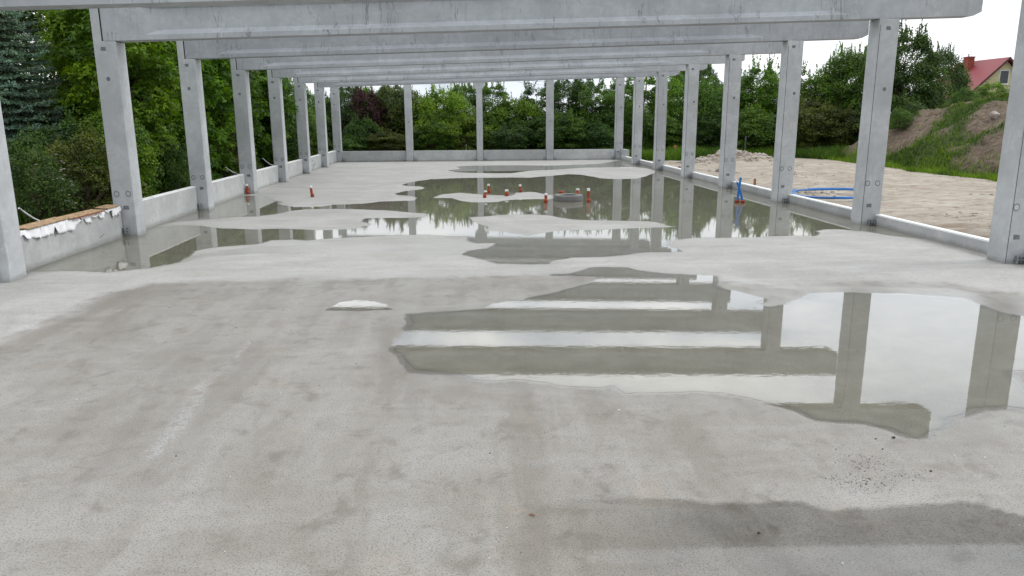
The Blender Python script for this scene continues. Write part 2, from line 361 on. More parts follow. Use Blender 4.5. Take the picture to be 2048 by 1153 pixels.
# house
M['render_wall'] = simple('yellow_render', (.62, .56, .34), .9, .2, .05, 3)
k = NT('roof_tile'); p = k.obj()
w = k.n('ShaderNodeTexWave', {'Vector': p, 'Scale': 1.1, 'Distortion': 0.0}, wave_type='BANDS', bands_direction='Y').outputs['Fac']
c = k.mix(k.ramp(w, .2, .8), (.19, .028, .035), (.30, .05, .055))
M['roof'] = k.done(k.pbr(c, .55, .4, k.bump(w, .6, .05)))
M['brick'] = simple('chimney_brick', (.27, .07, .05), .85, .2, .25, 9)
M['frame'] = simple('white_frame', (.75, .75, .74), .5)
M['pane'] = simple('window_glass', (.05, .06, .07), .08, .6, .1)
M['gutter'] = simple('dark_trim', (.10, .03, .03), .5)
WET= [[(-0.17,15.43),(-0.37,16.31),(0.39,16.35),(0.99,16.18),(1.43,16.04),(1.75,16.22),(2.13,16.49),(2.49,17.04),(2.49,17.82),(2.37,18.52),(2.69,19.03),(3.22,19.33),(3.63,19.52),(3.9,20.11),(4.44,20.18),(4.82,19.97),(5.42,20.25),(6.23,20.43),(6.73,20.52),(7.41,20.63),(8.09,20.61),(8.38,20.4),(8.65,20.19),(9.03,20.28),(9.19,20.05),(9.16,19.46),(9.41,19.03),(9.84,19.06),(9.82,18.67),(9.61,18.17),(9.11,17.87),(8.98,17.4),(9.37,16.88),(9.61,16.46),(9.77,16.23),(10.44,16.14),(10.81,16.13),(10.87,16.34),(11.02,16.57),(11.48,16.83),(12.19,16.83),(12.55,16.96),(12.99,17.25),(13.33,17.39),(13.93,17.33),(14.11,17.38),(14.16,17.73),(13.92,18.12),(14.02,18.41),(14.36,18.94),(14.72,19.27),(15.1,19.41),(16.08,19.31),(17.17,19.46),(17.78,19.53),(18.34,19.39),(18.78,19.93),(18.77,20.17),(19.2,20.51),(19.62,20.47),(19.85,20.3),(20.18,20.02),(20.41,19.35),(20.65,18.89),(21.0,18.69),(21.45,19.99),(21.5,21.63),(21.65,25.81),(21.92,37.19),(22.06,49.46),(22.09,58.33),(20.22,55.14),(18.55,52.28),(16.97,51.38),(14.82,50.6),(12.36,51.54),(9.39,51.45),(8.55,50.5),(8.89,48.41),(8.03,46.66),(8.68,45.24),(9.34,44.73),(10.79,44.1),(11.86,43.95),(13.12,45.91),(14.74,46.58),(16.65,48.22),(18.86,48.39),(20.02,48.72),(20.62,47.12),(20.6,44.8),(19.81,42.4),(18.81,40.28),(18.1,39.0),(17.06,38.81),(16.23,39.59),(16.06,40.67),(15.62,42.22),(14.98,42.7),(13.78,41.53),(12.5,40.45),(11.65,40.74),(9.98,40.8),(8.63,40.64),(7.31,40.14),(6.66,38.93),(6.24,37.76),(6.02,36.78),(6.48,36.03),(6.97,35.84),(7.23,35.15),(7.16,34.4),(6.93,34.06),(6.47,33.52),(6.18,32.42),(6.39,31.75),(6.94,31.38),(7.21,30.64),(7.15,29.5),(5.81,29.39),(5.4,28.73),(4.74,28.39),(4.15,28.37),(3.79,27.84),(2.8,27.79),(2.17,28.6),(1.83,29.23),(2.04,29.56),(1.6,29.97),(0.99,31.48),(0.33,32.07),(-0.41,32.37),(-0.86,32.85),(-0.78,27.73),(-0.92,21.52)],
[(10.81,14.88),(11.26,14.97),(11.5,15.21),(11.77,15.56),(12.09,15.59),(12.45,15.55),(12.59,15.21),(12.95,14.82),(13.63,14.55),(13.96,14.42),(13.93,14.19),(13.75,13.79),(13.74,13.33),(13.96,13.01),(14.22,12.5),(14.01,12.17),(14.01,11.98),(14.16,11.91),(14.49,11.99),(14.83,12.35),(15.26,12.79),(15.87,12.8),(16.82,12.65),(17.37,12.41),(17.68,12.19),(17.69,11.67),(17.67,11.24),(17.86,10.94),(18.05,10.34),(17.03,8.86),(16.17,8.62),(15.74,8.46),(15.4,7.71),(15.68,7.53),(15.1,7.34),(14.97,7.42),(14.53,7.33),(14.09,7.13),(13.99,6.94),(13.74,6.83),(13.53,6.62),(13.43,6.67),(13.36,6.86),(13.13,7.07),(12.71,7.21),(12.65,7.39),(12.51,7.58),(12.34,7.7),(12.17,7.87),(11.94,8.05),(11.63,8.12),(11.26,8.06),(10.83,8.1),(10.74,8.36),(10.58,8.33),(10.14,8.43),(9.92,8.57),(9.56,8.67),(9.35,8.63),(9.11,8.75),(9.02,8.9),(8.67,9.04),(8.35,9.14),(8.19,9.56),(7.98,10.04),(8.07,10.43),(8.17,10.88),(8.13,11.18),(8.18,11.29),(8.1,11.94),(8.75,12.05),(9.16,12.14),(9.38,12.16),(9.52,12.53),(9.76,12.69),(9.91,12.71),(10.26,13.0),(10.76,13.39),(11.18,13.76),(11.49,14.06),(11.79,14.43),(11.68,14.73)],
[(6.69,12.39),(6.79,12.62),(6.86,12.87),(7.07,12.96),(7.38,12.86),(7.58,12.62),(7.76,12.32),(7.24,12.31)]]
DRY= [[(7.64,30.39),(8.06,31.98),(8.48,32.36),(8.91,32.64),(9.48,32.02),(10.0,31.53),(10.27,31.39),(10.69,31.23),(10.95,31.2),(11.21,32.25),(11.57,32.54),(11.91,32.61),(12.23,32.35),(12.34,31.74),(12.74,30.98),(12.75,30.17),(12.53,29.33),(11.95,29.5),(11.63,29.46),(11.01,29.42),(10.7,29.14),(10.37,28.7),(9.92,28.59),(9.31,28.61),(8.87,29.12),(8.51,30.29),(8.11,30.34)],
[(-0.34,22.54),(-0.31,23.72),(-0.1,24.16),(0.54,24.57),(1.52,25.28),(2.12,25.28),(2.52,25.77),(2.85,26.58),(3.39,27.11),(4.26,27.16),(5.17,26.98),(5.87,26.68),(6.32,26.56),(6.93,25.98),(7.87,25.25),(7.66,24.36),(7.07,24.23),(6.34,24.31),(5.87,24.24),(5.92,23.51),(6.27,22.91),(6.27,22.47),(5.95,22.4),(5.96,21.98),(5.34,21.8),(4.82,21.73),(3.67,22.12),(2.97,22.04),(2.38,22.25),(1.79,22.42),(1.03,23.08),(0.25,23.21),(-0.24,22.94),(-0.39,22.24)],
[(9.12,24.2),(9.69,24.46),(10.04,24.74),(10.62,24.88),(11.45,24.79),(11.93,24.34),(12.25,23.67),(12.42,23.41),(13.24,23.08),(14.75,22.75),(15.0,22.38),(15.09,21.66),(15.31,21.32),(14.71,21.28),(14.01,21.25),(13.23,21.03),(12.78,20.88),(12.23,21.04),(11.51,20.82),(11.11,20.39),(10.74,20.02),(10.43,20.46),(10.31,20.56),(10.01,20.97),(9.6,21.21),(9.69,22.01),(9.38,22.69),(9.23,23.28)]]
FILM= [[(2.26,16.23),(2.6,18.36),(3.82,19.19),(6.0,19.77),(8.36,19.87),(9.1,19.8),(9.41,18.79),(9.7,16.69),(10.65,15.95),(11.27,16.54),(11.37,15.65),(11.04,14.79),(10.11,14.68),(9.58,15.28),(9.66,15.93),(8.67,17.3),(7.24,17.7),(5.61,18.27),(4.12,18.0),(3.07,17.64)],
[(6.42,11.47),(6.53,12.58),(7.1,13.38),(7.85,13.0),(8.32,12.53),(9.27,12.88),(10.4,13.57),(11.38,14.37),(13.04,15.78),(14.15,15.12),(15.01,13.59),(16.33,13.47),(18.06,13.09),(18.71,12.05),(19.69,10.63),(15.05,6.27),(14.58,6.66),(13.63,6.38),(12.85,6.79),(11.55,7.56),(10.49,7.79),(9.39,8.19),(8.51,8.42),(8.03,9.19),(7.81,10.06),(8.01,11.05)],
[(1.5,12.19),(1.14,13.41),(1.87,12.16),(2.17,11.27),(2.11,10.77)],
[(9.15,4.92),(9.32,5.25),(9.5,5.48),(9.73,5.71),(10.21,5.8),(10.76,5.71),(11.01,5.52),(11.23,5.53),(11.55,5.55),(11.76,5.52),(11.98,5.36),(12.07,5.38),(12.32,5.38),(12.66,5.41),(13.1,5.42),(13.26,5.35),(13.34,5.22),(13.44,5.16),(13.87,4.92),(13.27,3.85),(10.6,3.61),(8.88,3.94),(8.8,4.54)]]
ZONE= [[(1.97,9.3),(2.26,10.88),(2.31,12.12),(2.33,13.8),(2.84,14.78),(5.31,14.93),(7.31,14.84),(9.72,14.86),(10.81,14.86),(11.5,15.11),(12.78,14.73),(14.92,13.38),(16.5,13.81),(18.28,13.42),(18.98,12.4),(19.69,10.63),(18.34,6.02),(13.53,3.21),(9.16,3.52),(4.72,3.84)]]
STREAK=[(0.07,1,[(5.8,12.14),(5.86,10.22),(5.85,9.37),(5.89,8.47),(5.93,7.59)]),
(0.1,1,[(5.9,8.81),(5.89,8.01),(5.95,7.39),(5.94,6.92)]),
(0.05,0.6,[(5.93,7.59),(5.94,6.92),(5.94,6.35),(5.93,5.91),(5.99,5.37),(6.16,4.89)]),
(0.05,0.6,[(7.42,6.64),(7.4,6.24),(7.44,5.79),(7.52,5.19)]),
(0.05,0.5,[(8.47,7.39),(8.61,6.44),(8.68,5.78),(8.69,5.1)]),
(0.04,0.5,[(9.62,8.59),(9.69,8.01),(9.76,7.29)]),
(0.05,0.5,[(10.59,8.34),(10.73,7.34),(10.86,6.59)]),
(0.16,0.8,[(9.54,6.53),(9.85,6.35),(10.1,6.13)]),
(0.04,0.4,[(11.9,6.99),(11.92,6.29),(11.97,5.89)]),
(0.03,0.5,[(7.16,11.71),(7.25,10.59),(7.32,9.65)]),
(0.04,0.4,[(4.72,8.56),(4.68,9.46),(4.71,10.55)]),
(0.03,0.4,[(12.02,5.89),(12.05,5.41)]),
(0.06,0.35,[(7.72,5.04),(8.07,5.36),(8.43,5.72)]),
(0.05,-0.6,[(6.05,9.76),(6.13,8.45),(6.22,7.18),(6.22,6.43),(6.29,5.64)]),
(0.035,-0.7,[(8.18,10.26),(8.32,8.44),(8.46,7.26),(8.6,6.55),(8.72,5.78),(8.78,5.16),(8.73,4.9)]),
(0.05,-0.5,[(5.12,8.7),(4.9,7.94),(5.01,6.83),(5.04,6.06)]),
(0.03,-0.6,[(14.03,7.15),(14.07,6.58),(14.06,5.98)]),
(0.08,-0.35,[(4.1,9.92),(4.46,10.0),(4.85,10.19)]),
(0.02,-0.6,[(7.47,6.19),(7.53,5.55),(7.57,4.99)]),
(0.04,-0.3,[(10.59,8.34),(10.86,7.2),(10.92,6.48)]),
(0.1,-0.45,[(-0.26,16.3),(-0.28,18.5),(-0.3,20.57)]),  # wall and kerb base lines: painted contact shading together with damp stain
(0.05,-0.7,[(-0.11,21.82),(-0.12,23.81),(-0.03,26.19)]),
(0.05,-0.6,[(0.05,27.64),(0.02,30.16),(0.01,32.74)]),
(0.04,-0.6,[(0.04,33.85),(0.13,38.27)]),
(0.05,-0.7,[(20.81,15.76),(20.92,17.43),(20.94,18.69),(20.97,20.43)]),
(0.05,-0.5,[(20.9,22.26),(21.05,26.51)]),
(0.012,-0.6,[(1.76,17.51),(4.19,17.4),(6.8,17.41),(8.67,17.3)]),
(0.012,-0.5,[(11.42,16.78),(12.67,17.18),(13.9,17.33)]),
(0.012,-0.4,[(3.65,16.49),(5.4,16.38),(7.59,16.23)]),
(0.1,0.5,[(6.4,17.0),(5.57,13.8),(4.91,11.9)]),
(0.06,-0.5,[(6.04,11.8),(5.98,9.56),(6.01,8.46)]),
(0.1,-0.35,[(9.4,8.35),(9.39,7.19),(9.42,6.09)]),
(0.14,0.4,[(7.2,8.88),(7.59,7.33),(7.76,6.03)]),
(0.1,-0.4,[(5.64,6.01),(5.37,8.35),(5.28,10.75)]),
(0.2,-0.3,[(4.14,10.6),(4.81,10.31),(4.88,9.44)]),
(0.12,0.4,[(4.39,7.71),(4.2,9.7),(4.18,11.38)]),
(0.05,-0.5,[(8.14,11.33),(8.21,10.02),(8.39,8.11)]),
(0.2,-0.3,[(13.63,6.38),(13.42,6.87),(12.85,6.79)]),
(0.09,-0.55,[(12.17,5.92),(12.63,6.19),(12.79,6.12)]),
(0.08,-0.55,[(12.3,5.73),(12.49,5.67),(12.83,5.87)]),
(0.02,-0.7,[(4.96,11.74),(5.28,9.03),(5.41,7.5),(5.63,6.1)]),
(0.025,0.6,[(5.62,13.59),(5.72,11.25),(5.92,9.77)]),
(0.02,-0.6,[(9.91,7.69),(10.18,6.65),(10.27,5.66)]),
(0.03,0.5,[(11.31,6.79),(11.6,6.22),(12.15,5.97)]),
(0.1,0.5,[(3.85,9.15),(4.3,9.49),(5.06,9.14)]),
(0.12,-0.5,[(3.51,8.91),(3.9,9.05),(4.46,8.75)])]
TREES = [
(-5.8,26.5,8.9,2.7,'spruce','spruce','tall blue-green spruce at the far left behind the low wall'),
(-8.2,35.0,9.4,3.2,'broad','dark','tall dark tree behind the blue-green spruce with sky showing through it'),
(-3.4,28.9,8.8,2.3,'maple','bright','bright green maple rising behind the second left column'),
(-3.5,34.4,9.3,2.4,'maple','bright','bright green maple between the second and third left columns'),
(-3.3,39.6,8.6,2.2,'maple','mid','mid green maple behind the third left column'),
(-3.4,44.2,8.0,2.3,'maple','bright','light green maple just right of the third left column'),
(-7.2,40.0,10.3,3.4,'broad','dark','dark tall tree behind the two bright maples on the left'),
(-5.4,44.0,8.7,3.4,'broad','dark','dark tree filling the gap behind the third left column'),
(-4.2,47.1,7.9,3.0,'round','dark','dark green tree between the third and fourth left columns'),
(-2.9,49.0,6.1,1.9,'shoots','bright','light green young tree between the fourth and fifth left columns'),
(-3.0,46.0,3.6,2.0,'round','dark','dark low bushy tree in front of the fourth left column gap'),
(-3.1,56.0,5.8,2.0,'shoots','mid','mid green tree between the fifth and sixth left columns'),
(-2.8,51.5,3.9,1.8,'round','olive','olive low bush behind the wall near the fifth left column'),
(-3.3,64.2,5.3,2.2,'round','mid','green round tree between the sixth and seventh left columns'),
(-2.9,68.2,5.2,1.9,'round','dark','dark green tree just left of the far left corner column'),
(-2.8,58.0,2.7,1.8,'round','olive','small olive bush low behind the wall near the sixth left column'),
(-0.5,66.0,6.0,2.2,'broad','dark','dark tree just right of the far left corner column'),
(1.0,72.0,5.8,3.2,'broad','mid','green tree standing directly behind the purple-leaved tree'),
(1.0,64.5,5.4,1.7,'round','purple','dark purple-leaved tree among the green ones'),
(0.9,62.3,3.3,1.5,'round','dark','dark green bush in front of the purple-leaved tree'),
(3.4,66.0,6.0,2.4,'broad','olive','olive tree just left of the first far wall column'),
(3.0,61.5,2.2,2.0,'round','olive','low olive-brown scrub below the olive tree'),
(0.2,61.0,1.9,1.6,'round','mid','low green bush by the left end of the far wall'),
(5.4,69.0,5.1,2.4,'broad','olive','brownish olive tree just right of the first far wall column'),
(7.5,64.0,5.6,2.4,'round','lime','lime green tree left of the middle far wall column'),
(6.5,61.5,3.0,1.7,'round','mid','low green bush below the lime green tree'),
(9.3,68.0,6.1,2.0,'broad','mid','green tree touching the left side of the middle far wall column'),
(9.6,62.0,3.3,1.8,'round','lime','lime green bush low beside the middle far wall column'),
(11.7,67.0,6.1,2.0,'shoots','mid','green tree with upright shoots right of the middle far wall column'),
(13.5,64.5,4.8,2.6,'round','bright','bright green tree halfway between the middle and right far wall columns'),
(13.0,61.0,2.6,1.9,'round','dark','dark low bush below the bright green tree'),
(15.7,68.0,5.9,2.0,'shoots','dark','dark thin tree left of the third far wall column'),
(15.7,62.0,3.2,1.9,'round','dark','dark bush at the foot of the third far wall column'),
(18.2,66.0,6.4,2.6,'broad','dark','dark broad tree right of the third far wall column'),
(17.1,61.5,3.6,2.0,'round','mid','mid green bush below the dark broad tree'),
(20.1,64.0,6.1,2.2,'round','mid','green tree just left of the far right corner column'),
(19.7,61.3,2.8,1.9,'round','dark','dark bush near the right end of the far wall'),
(22.7,66.0,6.1,2.2,'shoots','mid','green tree behind the far right corner column'),
(25.1,67.0,6.9,2.2,'shoots','bright','light green tree between the eighth and seventh right columns'),
(23.1,62.5,4.4,1.8,'round','mid','green bush low beside the far right corner column'),
(27.2,66.0,6.9,2.3,'round','bright','bright green tree between the seventh and sixth right columns'),
(25.4,62.5,3.4,2.0,'round','mid','mid green bush below the tree between the seventh and sixth right columns'),
(31.7,74.0,8.6,3.0,'broad','dark','tall dark tree behind the sixth right column'),
(30.2,65.0,6.2,2.3,'round','mid','green tree between the sixth and fifth right columns'),
(28.6,62.3,3.2,1.9,'round','dark','dark bush below the tree between the sixth and fifth right columns'),
(33.8,68.0,6.6,3.0,'round','mid','green tree just right of the fifth right column'),
(34.6,65.0,7.4,2.2,'shoots','bright','light green pointed tree between the fifth and fourth right columns'),
(32.5,61.5,3.9,2.2,'round','mid','dense green bush between the fifth and fourth right columns'),
(38.0,66.0,7.1,2.9,'round','mid','green tree behind the fourth right column'),
(35.1,61.5,3.4,2.0,'round','dark','dark bush low behind the fourth right column'),
(40.8,67.0,6.7,3.1,'round','olive','yellowish green tree just right of the fourth right column'),
(37.5,61.0,4.3,2.3,'round','olive','brownish olive bush right of the fourth right column'),
(42.2,65.0,8.7,2.6,'broad','mid','taller green tree left of the third right column'),
(39.6,60.5,3.8,2.2,'round','olive','olive bush in front of the taller tree by the third right column'),
(44.9,66.0,8.4,3.0,'broad','dark','dark tree hidden partly by the third right column'),
(45.7,62.0,9.9,3.0,'broad','dark','big dark oak right of the third right column'),
(51.1,66.0,8.8,2.3,'broad','dark','dark spreading tree beside the big oak, left of the house'),
(42.9,58.5,4.8,2.6,'round','dark','dark bush at the foot of the big oak'),
(46.8,60.0,5.0,2.0,'round','dark','dark green bush between the big oak and the earth mound'),
(53.4,66.0,5.7,1.3,'round','mid','green bush in front of the red roof on the left'),
(-2.2,20.5,2.4,0.9,'rose','dark','dark rose bush with white blossoms beside the nearest left column'),
(-2.1,22.8,2.8,1.2,'shrub','olive','yellow-green shrub behind the board-covered wall'),
(-2.1,25.0,3.4,1.2,'shrub','bright','bright green shrub just left of the second left column'),
(-3.5,24.5,3.2,1.3,'shrub','dark','dark shrub below the blue-green spruce'),
(-2.1,28.3,2.6,1.2,'shrub','dark','dark shrub right of the second left column'),
(-2.2,30.9,3.0,1.3,'shrub','mid','mid green shrub left of the third left column'),
(-2.1,36.2,3.1,1.2,'shrub','olive','olive shrub right of the third left column'),
(-2.0,37.2,2.1,1.1,'shrub','olive','low yellow-green shrub left of the fourth left column'),
(-2.1,45.2,2.5,1.2,'shrub','mid','low green shrub between the fourth and fifth left columns'),
]
# ------------------------------------------------------------------ world, sun, camera
w = bpy.data.worlds.new('World'); scene.world = w; w.use_nodes = True
nt = w.node_tree; nt.nodes.clear()
SUN_EL, SUN_AZ = R(42), R(82)          # azimuth clockwise from +Y: the light comes from the right
def wn(t, **k):
    n = nt.nodes.new(t)
    for a, b in k.items(): setattr(n, a, b)
    return n
sky = wn('ShaderNodeTexSky', sky_type='NISHITA', sun_disc=False, sun_elevation=SUN_EL, sun_rotation=SUN_AZ)
tc = wn('ShaderNodeTexCoord'); mp = wn('ShaderNodeMapping'); mp.inputs['Scale'].default_value = (1, 1, 2.4)
nt.links.new(tc.outputs['Generated'], mp.inputs[0])
def wnoise(sc, det, rough, dist=0):
    n = wn('ShaderNodeTexNoise'); n.inputs['Scale'].default_value = sc; n.inputs['Detail'].default_value = det
    n.inputs['Roughness'].default_value = rough; n.inputs['Distortion'].default_value = dist
    nt.links.new(mp.outputs[0], n.inputs[0]); return n.outputs['Fac']
def wr(f, a, b, lo, hi):
    n = wn('ShaderNodeMapRange', interpolation_type='SMOOTHSTEP')
    for i, v in zip((1, 2, 3, 4), (a, b, lo, hi)): n.inputs[i].default_value = v
    nt.links.new(f, n.inputs[0]); return n.outputs[0]
n1 = wnoise(2.3, 6, .55, .3); n2 = wnoise(5.0, 5, .5, .2)
def wmix(f, a, b):
    n = wn('ShaderNodeMix', data_type='RGBA')
    for i, v in ((0, f), (6, a), (7, b)):
        if isinstance(v, bpy.types.NodeSocket): nt.links.new(v, n.inputs[i])
        else: n.inputs[i].default_value = (*v, 1) if i else v
    return n.outputs[2]
CL = 1.0
cloud = wmix(wr(n1, .38, .62, 0, 1), [v*CL for v in (14.5, 15.2, 16.2)], [v*CL for v in (19.5, 19.6, 19.8)])
cloud = wmix(wr(n2, .47, .66, 0, .75), cloud, [v*CL for v in (11.0, 12.2, 13.8)])
thin = wmix(wr(n2, .62, .76, 0, .3), cloud, sky.outputs[0])
# sky gain by direction, raised for puddle reflections, lower at horizon and behind camera
sx = wn('ShaderNodeSeparateXYZ'); nt.links.new(tc.outputs['Generated'], sx.inputs[0])
e1 = wr(sx.outputs[2], .10, .24, .88, 1.45); e2 = wr(sx.outputs[2], .35, .85, 1.0, .95); az = wr(sx.outputs[1], -.8, .8, .62, 1.06)
def wm(p_, q_):
    n = wn('ShaderNodeMath', operation='MULTIPLY'); nt.links.new(p_, n.inputs[0]); nt.links.new(q_, n.inputs[1]); return n.outputs[0]
el = wm(wm(e1, e2), az)
vm = wn('ShaderNodeVectorMath', operation='SCALE'); nt.links.new(thin, vm.inputs[0]); nt.links.new(el, vm.inputs['Scale'])
bg = wn('ShaderNodeBackground'); bg.inputs['Strength'].default_value = .1
wo = wn('ShaderNodeOutputWorld')
nt.links.new(vm.outputs[0], bg.inputs[0]); nt.links.new(bg.outputs[0], wo.inputs[0])

sd = bpy.data.lights.new('sun', 'SUN'); sd.energy = 1.5; sd.angle = R(16); sd.color = (1, .97, .93)
so = bpy.data.objects.new('sun', sd); COL.objects.link(so)
dirv = Vector((math.sin(SUN_AZ)*math.cos(SUN_EL), math.cos(SUN_AZ)*math.cos(SUN_EL), math.sin(SUN_EL)))
so.rotation_euler = (-dirv).to_track_quat('-Z', 'Y').to_euler(); so.location = (40, 10, 40)

yaw, pitch, roll = .0639, .2231, -.0057
cy_, sy_ = math.cos(yaw), math.sin(yaw)
f_ = Vector((sy_*math.cos(pitch), cy_*math.cos(pitch), -math.sin(pitch)))
r_ = Vector((cy_, -sy_, 0)); u_ = r_.cross(f_)
r2 = r_*math.cos(roll) + u_*math.sin(roll); u2 = -r_*math.sin(roll) + u_*math.cos(roll)
cd = bpy.data.cameras.new('camera'); cam = bpy.data.objects.new('camera', cd); COL.objects.link(cam)
mw = Matrix((r2, u2, -f_)).transposed().to_4x4(); mw.translation = Vector((9.0113, 0, 3.1294))
cam.matrix_world = mw
cd.sensor_width = 36; cd.lens = 1496.6152*36/2048; cd.clip_start = .05; cd.clip_end = 2000
scene.camera = cam
vs = scene.view_settings; vs.view_transform = 'Standard'; vs.look = 'None'; vs.gamma = 1; vs.exposure = -.36
scene.render.engine = 'CYCLES'
scene.cycles.max_bounces = 8; scene.cycles.transparent_max_bounces = 8
scene.cycles.sample_clamp_indirect = 6

# ------------------------------------------------------------------ slab with its damp fields
def field(px, py, film=None):
    ww = np.full(px.shape, -50.0)
    for P in (WET if film is None else [film]):
        ww = np.maximum(ww, sdf(px, py, P))
    for P in (DRY if film is None else []):
        ww = np.minimum(ww, -sdf(px, py, P))
    return ww
def fields(xs, ys, film=None):
    X, Y = np.meshgrid(xs, ys); x = X.ravel(); y = Y.ravel()
    ww = field(x, y, film)
    near = np.clip((30 - y) / 25, .15, 1)
    wn_ = ww + .07*fbm(x*1.8, y*1.8, 3, 3) + .032*fbm(x*8, y*7, 3, 11) + .022*near*fbm(x*22, y*30, 3, 21)
    return X, Y, ww, wn_
def build_slab():
    xs = np.concatenate([np.arange(-.57, 21.25, .06), [21.25]])
    ys = np.concatenate([np.arange(-8, 3, .5), np.arange(3, 18, .05), np.arange(18, 34, .09), np.arange(34, 57.8, .14), [57.9]])
    X, Y, _, ww = fields(xs, ys)
    x = X.ravel(); y = Y.ravel()
    film = np.full(x.shape, -50.0)
    for P in FILM[:3]: film = np.maximum(film, sdf(x, y, P))
    gloss = sdf(x, y, FILM[3])
    zone = sdf(x, y, ZONE[0])
    st = np.zeros(x.shape)
    for wd, s, P in STREAK:
        d = linedist(x + .12*fbm(x*1.6, y*1.6, 2, 5), y, P)
        wd = wd*1.5; a = .75*np.exp(-(d/wd)**2) * (0.5 + .7*np.clip(fbm(x*1.1, y*1.1, 2, 31)+.5, 0, 1.2))
        st = st + s*a
    nx, ny = len(xs), len(ys)
    z = np.zeros(x.shape)
    top = np.stack([x, y, z], 1)
    i = np.arange(nx-1)[None, :] + nx*np.arange(ny-1)[:, None]; i = i.ravel()
    F = np.stack([i, i+1, i+nx+1, i+nx], 1)
    me = np_mesh('slab', top, F, M['slab'], False, [('wet', 'POINT', ww), ('film', 'POINT', film), ('gloss', 'POINT', gloss), ('zone', 'POINT', zone), ('streak', 'POINT', st)])
    o = link('concrete_slab', me); tag(o, kind='structure')
    bm = bmesh.new(); box(bm, -.57, 21.25, -8, 57.9, -.4, -.01)
    tag(bm_obj('slab_base', bm, M['curb']), kind='structure')
build_slab()

def build_water(name, mat, xs, ys, film=None):
    X, Y, ww, D = fields(xs, ys, film)
    nx, ny = len(xs), len(ys)
    D = D.reshape(ny, nx)
    ins = D > 0
    cnt = ins[:-1, :-1].astype(int) + ins[:-1, 1:] + ins[1:, 1:] + ins[1:, :-1]
    V = []; F = []; Z = .004; idx = {}
    def vid(px, py):
        kk = (round(px*2e3), round(py*2e3))
        if kk not in idx: idx[kk] = len(V); V.append((px, py, Z))
        return idx[kk]
    for j in range(ny-1):
        row = cnt[j]; i = 0
        full = np.flatnonzero(row == 4)
        if len(full):
            cuts = np.flatnonzero(np.diff(full) > 1)
            s0 = np.concatenate([[0], cuts+1]); e0 = np.concatenate([cuts, [len(full)-1]])
            for a, b in zip(full[s0], full[e0]):
                F.append([vid(xs[a], ys[j]), vid(xs[b+1], ys[j]), vid(xs[b+1], ys[j+1]), vid(xs[a], ys[j+1])])
        for i in np.flatnonzero((row > 0) & (row < 4)):
            c = [(xs[i], ys[j], D[j, i]), (xs[i+1], ys[j], D[j, i+1]), (xs[i+1], ys[j+1], D[j+1, i+1]), (xs[i], ys[j+1], D[j+1, i])]
            poly = []
            for q in range(4):
                a = c[q]; b = c[(q+1) % 4]
                if a[2] > 0: poly.append((a[0], a[1]))
                if (a[2] > 0) != (b[2] > 0):
                    t = a[2]/(a[2]-b[2]); poly.append((a[0]+t*(b[0]-a[0]), a[1]+t*(b[1]-a[1])))
            ids = []
            for q in poly:
                v = vid(*q)
                if v not in ids: ids.append(v)
            if len(ids) >= 3: F.append(ids)
    me = bpy.data.meshes.new(name); me.from_pydata(V, [], F); me.materials.append(mat)
    tag(link(name, me), kind='structure')
build_water('rain_water', M['water'], np.arange(-.355, 21.06, .05), np.concatenate([np.arange(3, 20, .04), np.arange(20, 57.2, .08)]))
def build_film():
    xs = np.arange(8.6, 20.4, .03); ys = np.arange(3.4, 6.1, .03)
    X, Y, ww, D = fields(xs, ys, FILM[3]); x = X.ravel(); y = Y.ravel()
    fd = np.clip(D/.05, 0, 1) * np.clip((x - 9.5 - .5*fbm(x, y*1.5, 3, 33) - .25*(5.6-y))/1.3, 0, 1) * np.clip(.95 + .35*fbm(x*1.3, y*2, 3, 34), .5, 1)
    nx, ny = len(xs), len(ys); i = (np.arange(nx-1)[None, :] + nx*np.arange(ny-1)[:, None]).ravel()
    F = np.stack([i, i+1, i+nx+1, i+nx], 1); F = F[(fd[F].max(1) > 0)]
    me = np_mesh('water_film', np.stack([x, y, np.full(len(x), .003)], 1), F, M['film'], False, [('fade', 'POINT', fd)])
    tag(link('water_film', me), kind='structure')
build_film()
def build_fringe():
    xs = np.arange(-.355, 21.06, .04); ys = np.arange(3.4, 34, .05)
    X, Y, ww, D = fields(xs, ys); x = X.ravel(); y = Y.ravel()
    wd = .10 + .10*np.clip(fbm(x*.8, y*.8, 2, 55) + .5, 0, 1)
    fd = np.clip(1 + D/wd, 0, 1)
    nx, ny = len(xs), len(ys); i = (np.arange(nx-1)[None, :] + nx*np.arange(ny-1)[:, None]).ravel()
    F = np.stack([i, i+1, i+nx+1, i+nx], 1); F = F[(fd[F].max(1) > 0) & (D[F].min(1) < 0)]
    used, inv = np.unique(F.ravel(), return_inverse=True)
    me = np_mesh('puddle_edge', np.stack([x, y, np.full(len(x), .002)], 1)[used], inv.reshape(-1, 4), M['fringe'], False, [('fade', 'POINT', fd[used])])
    tag(link('puddle_edge', me), kind='structure')
build_fringe()

# ------------------------------------------------------------------ ground round the slab
def heightmesh(name, xs, ys, hf, mat, attrs=None):
    X, Y = np.meshgrid(xs, ys); x = X.ravel(); y = Y.ravel(); z = hf(x, y)
    nx, ny = len(xs), len(ys)
    i = (np.arange(nx-1)[None, :] + nx*np.arange(ny-1)[:, None]).ravel()
    F = np.stack([i, i+1, i+nx+1, i+nx], 1)
    at = [(n, 'POINT', fn(x, y, z)) for n, fn in (attrs or [])]
    return link(name, np_mesh(name, np.stack([x, y, z], 1), F, mat, True, at))
bm = bmesh.new(); v = [bm.verts.new(p) for p in ((-500, -100, -.30), (600, -100, -.30), (600, 900, -.30), (-500, 900, -.30))]; bm.faces.new(v)
tag(bm_obj('ground', bm, M['soil']), kind='structure')

